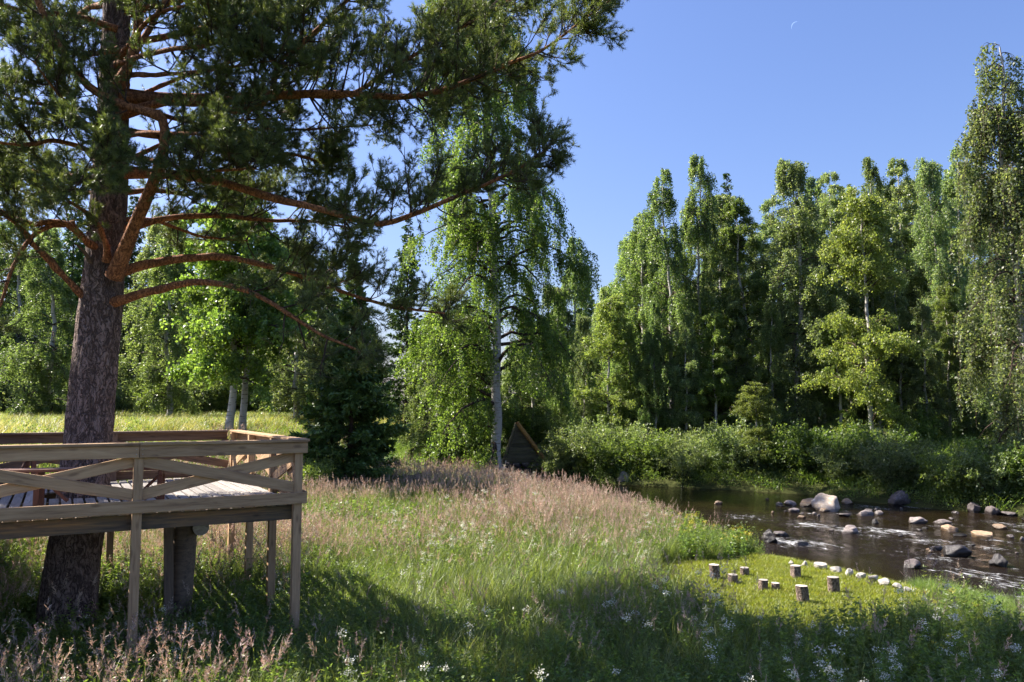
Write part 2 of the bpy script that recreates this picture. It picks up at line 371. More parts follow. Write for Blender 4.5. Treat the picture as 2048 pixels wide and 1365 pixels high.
def ground_mat():
    m, nt, b = nmat('ground_soil')
    v = mapped(nt, (1, 1, 1))
    n1 = noise(nt, v, 0.5, 5, 0.6); n2 = noise(nt, v, 7, 6, 0.7)
    c = mixc(nt, n1, (0.035, 0.055, 0.014), (0.075, 0.085, 0.022))
    c = mixc(nt, math_(nt, 'MULTIPLY', n2, 0.7), c, (0.04, 0.03, 0.016))
    nt.links.new(c, b.inputs['Base Color']); b.inputs['Roughness'].default_value = 0.95; b.inputs['Specular IOR Level'].default_value = 0.1
    bump(nt, b, n2, 0.7, 0.08)
    return m
gx = np.unique(np.concatenate([np.linspace(-900, -60, 22), np.linspace(-60, -16, 60), np.arange(-16, 24, 0.28), np.linspace(24, 60, 50), np.linspace(60, 900, 22)]))
gy = np.unique(np.concatenate([np.linspace(-300, -10, 14), np.arange(-10, 5, 1.0), np.arange(5, 45, 0.28), np.linspace(45, 90, 50), np.linspace(90, 1500, 26)]))
GX, GY = np.meshgrid(gx, gy); GZ = height(GX, GY)
nx, ny = len(gx), len(gy)
ii, jj = np.meshgrid(np.arange(nx - 1), np.arange(ny - 1)); q = (jj * nx + ii).ravel()
mesh_obj('ground', [(np.stack([GX, GY, GZ], -1).reshape(-1, 3), np.stack([q, q + 1, q + nx + 1, q + nx], -1), 0, None)], [ground_mat()])['kind'] = 'structure'

# ------------------------------------------------------------------ river water
# rocks: pixel foot, pixel width and height, stone, label, shape (the foam below trails from them)
RK = [(1657, 1020, 64, 36, 'rock_pale', 'largest pale sunlit boulder in the middle of the river', 3), (1614, 1011, 50, 17, 'rock_tan', 'rounded tan rock tucked beside the largest pale boulder', 1),
      (1694, 1008, 30, 12, 'rock_tan', 'brown rock on the far side of the largest pale boulder', 2), (1579, 1010, 28, 12, 'rock_grey', 'grey humped rock left of the rounded tan rock', 4),
      (1588, 1024, 30, 10, 'rock_grey', 'flat grey slab rock in front of the humped one', 5), (1631, 1031, 13, 7, 'rock_grey', 'small grey stone just in front of the pale boulder', 6),
      (1603, 1037, 22, 7, 'rock_tan', 'low stone in the first white riffle', 7), (1690, 1033, 26, 8, 'rock_dark', 'low dark rock right below the pale boulder', 8),
      (1728, 1031, 38, 12, 'rock_grey', 'flat cracked grey rock right of the pale boulder', 9), (1757, 1029, 20, 9, 'rock_grey', 'small rounded rock at the end of the flat cracked one', 1),
      (1749, 1047, 16, 11, 'rock_wet', 'small black wet rock in midstream', 0), (1704, 1068, 36, 19, 'rock_grey', 'angular reddish grey rock in the near channel', 2),
      (1794, 1010, 58, 34, 'rock_dark', 'dark rounded boulder at the far bank', 1), (1832, 1047, 42, 15, 'rock_grey', 'long flat rock left of the midstream pair', 3),
      (1887, 1047, 34, 10, 'rock_grey', 'low grey rock pair in midstream', 4), (1898, 1062, 38, 15, 'rock_tan', 'tan sunlit rock below the low grey pair', 5),
      (1962, 1076, 48, 14, 'rock_tan', 'wide flat tan rock toward the right side', 6), (1998, 1057, 28, 11, 'rock_tan', 'pinkish rock alone near the right side', 7),
      (2022, 1076, 18, 7, 'rock_grey', 'small rock right of the wide flat tan rock', 8), (2045, 1080, 16, 8, 'rock_grey', 'small rock cut by the right picture edge', 9),
      (1908, 1112, 62, 26, 'rock_wet', 'long black wet rock beside the white rapid', 3), (2003, 1133, 38, 27, 'rock_wet', 'pointed black wet rock in the near rapid', 0),
      (1820, 1135, 46, 20, 'rock_dark', 'brown rock behind the bank grass of the near shore', 1), (1538, 1085, 40, 28, 'rock_wet', 'black shaded rock at the near bank corner', 2), (1562, 1072, 30, 12, 'rock_dark', 'dark slab leaning beside the black bank corner rock', 5),
      (1952, 1025, 34, 21, 'rock_dark', 'left one of the two dark boulders at the far bank', 6), (1986, 1029, 40, 21, 'rock_dark', 'right one of the two dark boulders at the far bank', 7), (2022, 1032, 34, 10, 'rock_dark', 'low dark rock beyond the two dark boulders', 8),
      (1251, 968, 38, 28, 'rock_grey', 'grey boulder standing alone at the far waterline', 0), (1437, 1008, 18, 8, 'rock_tan', 'pink stone showing above the near bank flowers', 4),
      (1560, 1011, 20, 7, 'rock_dark', 'dark half sunken stone upstream of the humped rock', 3), (1535, 1000, 8, 4, 'rock_tan', 'tiny tan stone in the calm water', 1), (1648, 1024, 20, 8, 'rock_tan', 'stone at the foot of the largest pale boulder', 2),
      (1850, 1058, 14, 5, 'rock_wet', 'tiny black stone under the long flat rock', 5), (1920, 1073, 30, 7, 'rock_wet', 'thin black rock before the wide flat tan rock', 4), (1870, 1100, 30, 10, 'rock_wet', 'black rock breaking the rapid upstream of the long one', 6), (1600, 1090, 34, 8, 'rock_wet', 'black rock barely above the shaded near channel', 9)]
def water_mat():
    m, nt, b = nmat('river_water')
    v = mapped(nt, (1, 1, 1), 'Object', rot=(0, 0, rad(58)))      # x axis along the flow
    st = nt.nodes.new('ShaderNodeMapping'); st.inputs['Scale'].default_value = (1.3, 5.0, 1); nt.links.new(v, st.inputs[0])
    a = nd(nt, 'ShaderNodeAttribute', attribute_name='v')
    rif = a.outputs['Fac']
    n1 = noise(nt, st.outputs[0], 1.5, 6, 0.7, 0.8)
    n2 = noise(nt, st.outputs[0], 5.0, 4, 0.6, 0.5)
    n3 = noise(nt, v, 0.9, 3, 0.5)
    f = math_(nt, 'ADD', math_(nt, 'MULTIPLY', n1, 0.55), math_(nt, 'ADD', math_(nt, 'MULTIPLY', n2, 0.3), math_(nt, 'MULTIPLY', n3, 0.2)))
    f = math_(nt, 'ADD', f, math_(nt, 'MULTIPLY', math_(nt, 'SUBTRACT', rif, 1.0), 0.26))
    foam = ramp(nt, f, [(0.522, (0, 0, 0)), (0.605, (1, 1, 1))])
    col = mixc(nt, foam, (0.012, 0.0075, 0.0035), (0.72, 0.73, 0.74))
    nt.links.new(col, b.inputs['Base Color'])
    nt.links.new(ramp(nt, foam, [(0, (0.06,) * 3), (1, (0.6,) * 3)]), b.inputs['Roughness'])
    b.inputs['IOR'].default_value = 1.33
    w1 = noise(nt, st.outputs[0], 3.5, 5, 0.6, 0.6); w2 = noise(nt, st.outputs[0], 12, 4, 0.6)
    amp = math_(nt, 'ADD', 0.1, math_(nt, 'MULTIPLY', rif, 0.9))
    h = math_(nt, 'MULTIPLY', amp, math_(nt, 'ADD', math_(nt, 'MULTIPLY', w1, 1.0), math_(nt, 'MULTIPLY', w2, 0.35)))
    h = math_(nt, 'ADD', h, math_(nt, 'MULTIPLY', foam, 0.25))
    bump(nt, b, h, 0.9, 0.07)
    return m
wx = np.unique(np.concatenate([np.arange(-6, 22, 0.16), np.linspace(22, 60, 40)])); wy = np.unique(np.concatenate([np.linspace(-14, 6, 24), np.arange(6, 44, 0.16), np.linspace(44, 120, 40)]))
WX, WY = np.meshgrid(wx, wy)
sdd = np.where(inside(WX, WY, RIV), -1, 1) * np.minimum(seg_dist(WX, WY, NEAR), seg_dist(WX, WY, FAR))
ca, sa = math.cos(rad(-58)), math.sin(rad(-58))
fu, fv = WX * ca - WY * -sa * -1, WX * 0
fl = WX * math.cos(rad(-62)) + WY * math.sin(rad(-62)); fc = -WX * math.sin(rad(-62)) + WY * math.cos(rad(-62))
RIFF = [atz(1500, 1035, 0), atz(1620, 1050, 0), atz(1760, 1000, 0), atz(1700, 1062, 0), atz(1790, 1065, 0), atz(1880, 1085, 0), atz(1980, 1100, 0), atz(1600, 1085, 0), atz(1870, 1118, 0), atz(1960, 1150, 0), atz(2040, 1170, 0), atz(2030, 1050, 0), atz(1740, 1015, 0), atz(2100, 1200, 0)]
rf = np.zeros_like(WX)
for p in RIFF:
    du = (WX - p[0]); dv = (WY - p[1]); a1 = du * 0.5 + dv * -0.87; b1 = du * 0.87 + dv * 0.5
    rf = np.maximum(rf, np.exp(-(a1 / 2.0) ** 2 - (b1 / 1.3) ** 2))
for (px, py, w_, *_r) in RK:                            # broken water round and below each stone
    p = atz(px, py, 0); du = WX - p[0] - 0.25; dv = WY - p[1] + 0.45; a1 = du * 0.5 - dv * 0.87; b1 = du * 0.87 + dv * 0.5; r_ = max(0.25, w_ / F * p[1] * 0.75)
    rf = np.maximum(rf * 0.999, 0.9 * np.exp(-(a1 / (2.2 * r_)) ** 2 - (b1 / r_) ** 2) * (w_ > 18))
rf = np.clip(rf * 0.98 + 0.12 * wav(WX, WY, 0.8, 9), 0, 1) * sstep(44, 36, WY)
wzz = 0.035 * rf * wav(fl * 0.6, fc * 1.8, 3.0, 11) + 0.022 * rf * wav(fl, fc * 2, 7.0, 12) + 0.004 * wav(fl, fc, 2.5, 13)
k = (sdd < 0.7); kk = k[:-1, :-1] & k[1:, :-1] & k[:-1, 1:] & k[1:, 1:]
nxw = len(wx); ii, jj = np.meshgrid(np.arange(len(wx) - 1), np.arange(len(wy) - 1)); q = (jj * nxw + ii)[kk]
used = np.zeros(WX.size, bool); Fw = np.stack([q, q + 1, q + nxw + 1, q + nxw], -1); used[Fw.ravel()] = True
remap = np.cumsum(used) - 1
mesh_obj('river_water', [(np.stack([WX, WY, wzz], -1).reshape(-1, 3)[used], remap[Fw], 0, rf.ravel()[used])], [water_mat()])['kind'] = 'structure'

# ------------------------------------------------------------------ tree generators
def trunk_path(rng, H, lean, n=18, wob=0.012):
    z = np.linspace(0, 1, n); w = np.cumsum(rng.normal(0, wob, (n, 2)), axis=0); w -= w[0]
    w = w * H * 0.35
    return np.stack([lean[0] * z ** 1.0 + w[:, 0], lean[1] * z + w[:, 1], H * z], -1)
def interp_path(P, s):
    n = len(P) - 1; t = np.clip(s, 0, 1) * n; i = np.minimum(t.astype(int), n - 1); f = (t - i)[:, None]
    return P[i] * (1 - f) + P[i + 1] * f
def birch(name, seed, H, R, weep, cb, nprim, nleaf, leaf=0.075, r0=0.16, lean=(0, 0), leafmat='birch_leaf', top=0.985, barkmat='birch_bark', strandlen=(0.5, 1.6), shape=0.75, clear=None):
    """returns (trunk mesh, crown mesh)"""
    rng = np.random.default_rng(seed)
    TP = trunk_path(rng, H, lean); zz = np.linspace(0, 1, len(TP))
    TR = r0 * (1 - zz) ** 0.85 + 0.012 + r0 * 0.5 * np.exp(-zz * H / 0.35)
    TPs = smooth_path(TP, 60)[:57]; TRs = np.interp(np.linspace(0, 1, 60), zz, TR)[:57]
    parts = [(*tubes(TPs, TRs, 10), 0, None)]
    # primaries
    t = np.sort(rng.uniform(0, 1, nprim) ** 0.9); z0 = (cb + (top - cb) * t)
    az = np.arange(nprim) * 2.399 + rng.normal(0, 0.5, nprim)
    if clear is not None: az = np.where((z0 * H < 4.5) & (np.cos(az) > -0.1) & (np.sin(az) < 0.6), np.pi - 0.4 * az % 1.0, az)
    L = R * ((1 - t) ** shape * 0.93 + 0.1) * np.minimum(1, 0.6 + t / 0.25 * 0.4) * rng.uniform(0.65, 1.15, nprim)
    base = interp_path(TP, z0)
    rise = rng.uniform(0.55, 1.05, nprim) * (0.6 + 0.5 * t)
    s = np.linspace(0, 1, 9)
    out = np.stack([np.cos(az), np.sin(az), np.zeros(nprim)], -1)
    droop = (0.35 + 0.75 * weep)
    wobl = np.cumsum(rng.normal(0, 0.03, (nprim, 9, 3)), axis=1) * L[:, None, None]
    PR = base[:, None, :] + out[:, None, :] * (L[:, None] * s)[..., None] + wobl
    PR[:, :, 2] += L[:, None] * (rise[:, None] * s * 1.2 - droop * s ** 2.4)
    RR = (np.interp(z0, zz, TR) * 0.42)[:, None] * (1 - s)[None] ** 0.9 + 0.006
    parts.append((*tubes(PR, RR, 5), 1, None))
    # secondaries
    nsec = int(nprim * 9)
    wt = L + 0.22 * R; pi = rng.choice(nprim, nsec, p=wt / wt.sum()); ss = rng.uniform(0.06, 1.0, nsec)
    ti = ss * 8; i0 = np.minimum(ti.astype(int), 7); f = (ti - i0)[:, None]
    sb = PR[pi, i0] * (1 - f) + PR[pi, i0 + 1] * f
    da = az[pi] + rng.choice([-1, 1], nsec) * rng.uniform(0.3, 1.4, nsec)
    so_ = np.stack([np.cos(da), np.sin(da), rng.uniform(0.0, 0.9, nsec)], -1)
    SL = (0.34 * L[pi] * (1.15 - 0.6 * ss) + 0.25) * rng.uniform(0.6, 1.2, nsec)
    u = np.linspace(0, 1, 5)
    PS = sb[:, None, :] + so_[:, None, :] * (SL[:, None] * u)[..., None]
    PS[:, :, 2] -= SL[:, None] * droop * 0.9 * u ** 2
    parts.append((*tubes(PS, 0.011 * (1 - u * 0.75)[None].repeat(nsec, 0), 3), 1, None))
    # hanging strands / twigs
    lps = 18 if weep > 0.5 else 12
    nst = nleaf // lps
    allS = rng.choice(nsec, nst); us = rng.uniform(0.15, 1, nst) ** 0.8
    tj = us * 4; j0 = np.minimum(tj.astype(int), 3); g = (tj - j0)[:, None]
    tb = PS[allS, j0] * (1 - g) + PS[allS, j0 + 1] * g
    ta = da[allS] + rng.normal(0, 0.9, nst)
    ln = rng.uniform(*strandlen, nst)
    hd = np.stack([np.cos(ta), np.sin(ta), np.zeros(nst)], -1)
    hor = ln * rng.uniform(0.15, 0.45, nst) * (1.3 - weep)
    ver = ln * (weep * rng.uniform(0.7, 1.0, nst) + (1 - weep) * rng.uniform(-0.5, 0.5, nst))
    w = np.linspace(0, 1, 5)
    ST = tb[:, None, :] + hd[:, None, :] * (hor[:, None] * w ** 0.7)[..., None]
    ST[:, :, 2] -= ver[:, None] * w[None] ** 1.25
    keep = rng.random(nst) < 0.3
    if clear is not None: keep &= ~clear(ST[:, -1])
    parts.append((*tubes(ST[keep], np.full((keep.sum(), 5), 0.005), 3), 1, None))
    lw = rng.uniform(0.02, 1, (nst, lps)); tk = lw * 4; k0 = np.minimum(tk.astype(int), 3); fr = (tk - k0)[..., None]
    ar = np.arange(nst)[:, None]
    LP = (ST[ar, k0] * (1 - fr) + ST[ar, k0 + 1] * fr).reshape(-1, 3) + rng.normal(0, 0.045 + 0.05 * (1 - weep), (nst * lps, 3))
    LP[:, 2] = np.maximum(LP[:, 2], 0.12)
    lk = np.ones(len(LP), bool) if clear is None else ~clear(LP)
    rk_ = np.repeat(np.arange(nst), lps)[lk]; LP = LP[lk]
    D = nrm(rng.normal(0, 0.75, LP.shape) + np.array([0, 0, -0.55]))
    sz = leaf * rng.uniform(0.6, 1.25, len(LP))
    V, Fq = leaves(rng, LP, D, sz, sz * 0.8)
    cl = np.clip(rng.normal(0.45, 0.2, len(LP)) + rng.normal(0, 0.12, nst)[rk_], 0, 1)
    trunk = make_mesh(name + '_trunk', parts[:1], [M[barkmat]])
    crown = make_mesh(name + '_crown', [(V, Fq, 0, np.repeat(cl, 4))] + [(p[0], p[1], 1, None) for p in parts[1:]], [M[leafmat], M['twig']], smooth=False)
    return trunk, crown
def tree(name, meshes, loc, label, cat='tree', group=None, rz=0.0, scale=1.0):
    o = empty(name, loc, rz, scale); tag(o, label, cat, group)
    link(bpy.data.objects.new('trunk', meshes[0]), o); link(bpy.data.objects.new('crown', meshes[1]), o)
    return o
def spruce(name, seed, H, R, n_whorl=38, per=8, cb=0.03, mat='spruce_needle', twl=0.27, droop=0.35, fat=0.085, r0=0.13, dens=1.5, pw=0.8):
    rng = np.random.default_rng(seed)
    TP = trunk_path(rng, H, (0, 0), 12, 0.003); zz = np.linspace(0, 1, 12)
    parts = [(*tubes(TP, r0 * (1 - zz) + 0.008, 8), 0, None)]
    nb = n_whorl * per
    t = np.repeat(np.linspace(0, 1, n_whorl) ** 0.9, per) + rng.normal(0, 0.008, nb); t = np.clip(t, 0, 0.985)
    z0 = cb + (1 - cb) * t; az = rng.uniform(0, 6.283, nb)
    L = R * ((1 - t) ** pw * 0.97 + 0.035) * rng.uniform(0.55, 1.12, nb)
    base = interp_path(TP, z0); s = np.linspace(0, 1, 7)
    out = np.stack([np.cos(az), np.sin(az), np.zeros(nb)], -1)
    up = (0.45 * t - droop * (1 - t))
    PB = base[:, None, :] + out[:, None, :] * (L[:, None] * s)[..., None]
    PB[:, :, 2] += L[:, None] * (up[:, None] * s + 0.22 * s ** 2.5)
    parts.append((*tubes(PB, 0.014 * (1 - s * 0.8)[None] * (0.4 + L[:, None] / R), 3), 1, None))
    ntw = np.maximum(4, (L / 0.07 * dens).astype(int)); bi = np.repeat(np.arange(nb), ntw); N = len(bi)
    ss = rng.uniform(0.1, 1, N) ** 0.75; ti = ss * 6; i0 = np.minimum(ti.astype(int), 5); f = (ti - i0)[:, None]
    P = PB[bi, i0] * (1 - f) + PB[bi, i0 + 1] * f
    da = az[bi] + rng.choice([-1, 1], N) * rng.uniform(0.5, 1.2, N)
    tl = twl * rng.uniform(0.6, 1.3, N) * (0.5 + 0.8 * np.minimum(1, L[bi] * (1.1 - ss) / 0.7 + 0.2))
    D = nrm(np.stack([np.cos(da), np.sin(da), rng.normal(-0.25, 0.3, N)], -1))
    Vs, Fs, cs, off = [], [], [], 0
    for k in range(3):
        Dk = nrm(D + rng.normal(0, 0.35, D.shape)); Pk = P + D * (tl * k * 0.28)[:, None]
        V, Fq = leaves(rng, Pk, Dk, tl * (1 - 0.2 * k), fat * rng.uniform(0.7, 1.3, N))
        Vs.append(V); Fs.append(Fq + off); off += len(V); cs.append(np.repeat(np.clip(rng.normal(0.4, 0.2, N) + 0.25 * (ss - 0.5), 0, 1), 4))
    trunk = make_mesh(name + '_trunk', parts[:1], [M['twig']])
    crown = make_mesh(name + '_crown', [(np.concatenate(Vs), np.concatenate(Fs), 0, np.concatenate(cs))] + [(p[0], p[1], 1, None) for p in parts[1:]], [M[mat], M['twig']], smooth=False)
    return trunk, crown
def shrub(name, seed, H, R, nleaf, leaf=0.06, mat='willow_leaf', nst=26, asp=0.5):
    rng = np.random.default_rng(seed)
    az = rng.uniform(0, 6.283, nst); rr = R * np.sqrt(rng.uniform(0.02, 1, nst)); hh = H * (1 - 0.45 * (rr / R) ** 2) * rng.uniform(0.75, 1.1, nst)
    s = np.linspace(0, 1, 7)
    o = np.stack([np.cos(az), np.sin(az), np.zeros(nst)], -1)
    P = o[:, None, :] * (rr[:, None] * (0.12 + 0.88 * s ** 1.3))[..., None]; P[:, :, 2] = hh[:, None] * (s * 1.25 - 0.25 * s ** 2)
    parts = [(*tubes(P, 0.018 * (1 - s * 0.8)[None].repeat(nst, 0), 4), 1, None)]
    nsp = nleaf // 14; pi = rng.integers(0, nst, nsp); ss = rng.uniform(0.12, 1, nsp); ti = ss * 6; i0 = np.minimum(ti.astype(int), 5); f = (ti - i0)[:, None]
    B = P[pi, i0] * (1 - f) + P[pi, i0 + 1] * f
    d = nrm(np.stack([np.cos(az[pi]) * 0.5, np.sin(az[pi]) * 0.5, np.full(nsp, 0.35)], -1) + rng.normal(0, 0.75, (nsp, 3)))
    ln = rng.uniform(0.2, 0.55, nsp) * (0.5 + R * 0.4)
    u = rng.uniform(0.1, 1, (nsp, 14))
    LP = (B[:, None, :] + d[:, None, :] * (ln[:, None] * u)[..., None]).reshape(-1, 3) + rng.normal(0, 0.03, (nsp * 14, 3)); LP[:, 2] = np.maximum(LP[:, 2], 0.02)
    D = nrm(np.repeat(d, 14, 0) * 0.5 + rng.normal(0, 0.7, LP.shape)); sz = leaf * rng.uniform(0.6, 1.3, len(LP))
    V, Fq = leaves(rng, LP, D, sz, sz * asp)
    cl = np.clip(rng.normal(0.45, 0.2, len(LP)) + np.repeat(rng.normal(0, 0.12, nsp), 14), 0, 1)
    stem = make_mesh(name + '_stem', [(p[0], p[1], 0, None) for p in parts], [M['twig']])
    fol = make_mesh(name + '_foliage', [(V, Fq, 0, np.repeat(cl, 4))], [M[mat]], smooth=False)
    return stem, fol
def bush(name, meshes, loc, label, group=None, rz=0.0, scale=1.0, cat='bush'):
    o = empty(name, loc, rz, scale); tag(o, label, cat, group)
    link(bpy.data.objects.new('stem', meshes[0]), o); link(bpy.data.objects.new('foliage', meshes[1]), o)
    return o

# ------------------------------------------------------------------ scattering of uncountable small growth
def src(col, name, parts, mats):
    name = 's%02d_%s' % (len(col.objects), name)
    o = bpy.data.objects.new(name, make_mesh(name, parts, mats, smooth=False)); col.objects.link(o); return o
def scatter(name, col, X, Y, scl, label, cat, seed, dz=-0.02, tilt=0.12, weights=None, wind=(0, 0), P=None, rot=None, parent=None):
    rng = np.random.default_rng(seed); N = len(X) if P is None else len(P)
    if P is None: P = np.stack([X, Y, height(X, Y) + dz], -1)
    me = bpy.data.meshes.new(name); me.vertices.add(N); me.vertices.foreach_set('co', P.astype(np.float32).ravel())
    if rot is None: rot = np.stack([rng.normal(wind[0], tilt, N), rng.normal(wind[1], tilt, N), rng.uniform(0, 6.283, N)], -1)
    a = me.attributes.new('rot', 'FLOAT_VECTOR', 'POINT'); a.data.foreach_set('vector', rot.astype(np.float32).ravel())
    sc = np.broadcast_to(scl, (N,)) * rng.uniform(0.75, 1.25, N)
    a = me.attributes.new('scl', 'FLOAT_VECTOR', 'POINT'); a.data.foreach_set('vector', np.stack([sc * 1.05, sc * 1.05, sc], -1).astype(np.float32).ravel())
    nc = len(col.objects); idx = rng.integers(0, nc, N) if weights is None else rng.choice(nc, N, p=np.array(weights) / sum(weights))
    a = me.attributes.new('idx', 'INT', 'POINT'); a.data.foreach_set('value', idx.astype(np.int32))
    o = link(bpy.data.objects.new(name, me), parent); tag(o, label, cat, kind='stuff')
    ng = bpy.data.node_groups.new(name + '_scatter', 'GeometryNodeTree')
    ng.interface.new_socket('Geometry', in_out='INPUT', socket_type='NodeSocketGeometry'); ng.interface.new_socket('Geometry', in_out='OUTPUT', socket_type='NodeSocketGeometry')
    gi = ng.nodes.new('NodeGroupInput'); go = ng.nodes.new('NodeGroupOutput'); ip = ng.nodes.new('GeometryNodeInstanceOnPoints'); ci = ng.nodes.new('GeometryNodeCollectionInfo')
    ci.inputs['Collection'].default_value = col; ci.inputs['Separate Children'].default_value = True; ci.inputs['Reset Children'].default_value = True
    ip.inputs['Pick Instance'].default_value = True
    def na(nm, t):
        n = ng.nodes.new('GeometryNodeInputNamedAttribute'); n.data_type = t; n.inputs['Name'].default_value = nm; return n.outputs['Attribute']
    L = ng.links
    L.new(gi.outputs[0], ip.inputs['Points']); L.new(ci.outputs[0], ip.inputs['Instance']); L.new(na('idx', 'INT'), ip.inputs['Instance Index'])
    e2r = ng.nodes.new('FunctionNodeEulerToRotation'); L.new(na('rot', 'FLOAT_VECTOR'), e2r.inputs[0]); L.new(e2r.outputs[0], ip.inputs['Rotation'])
    L.new(na('scl', 'FLOAT_VECTOR'), ip.inputs['Scale']); L.new(ip.outputs[0], go.inputs[0])
    md = o.modifiers.new('scatter', 'NODES'); md.node_group = ng
    return o

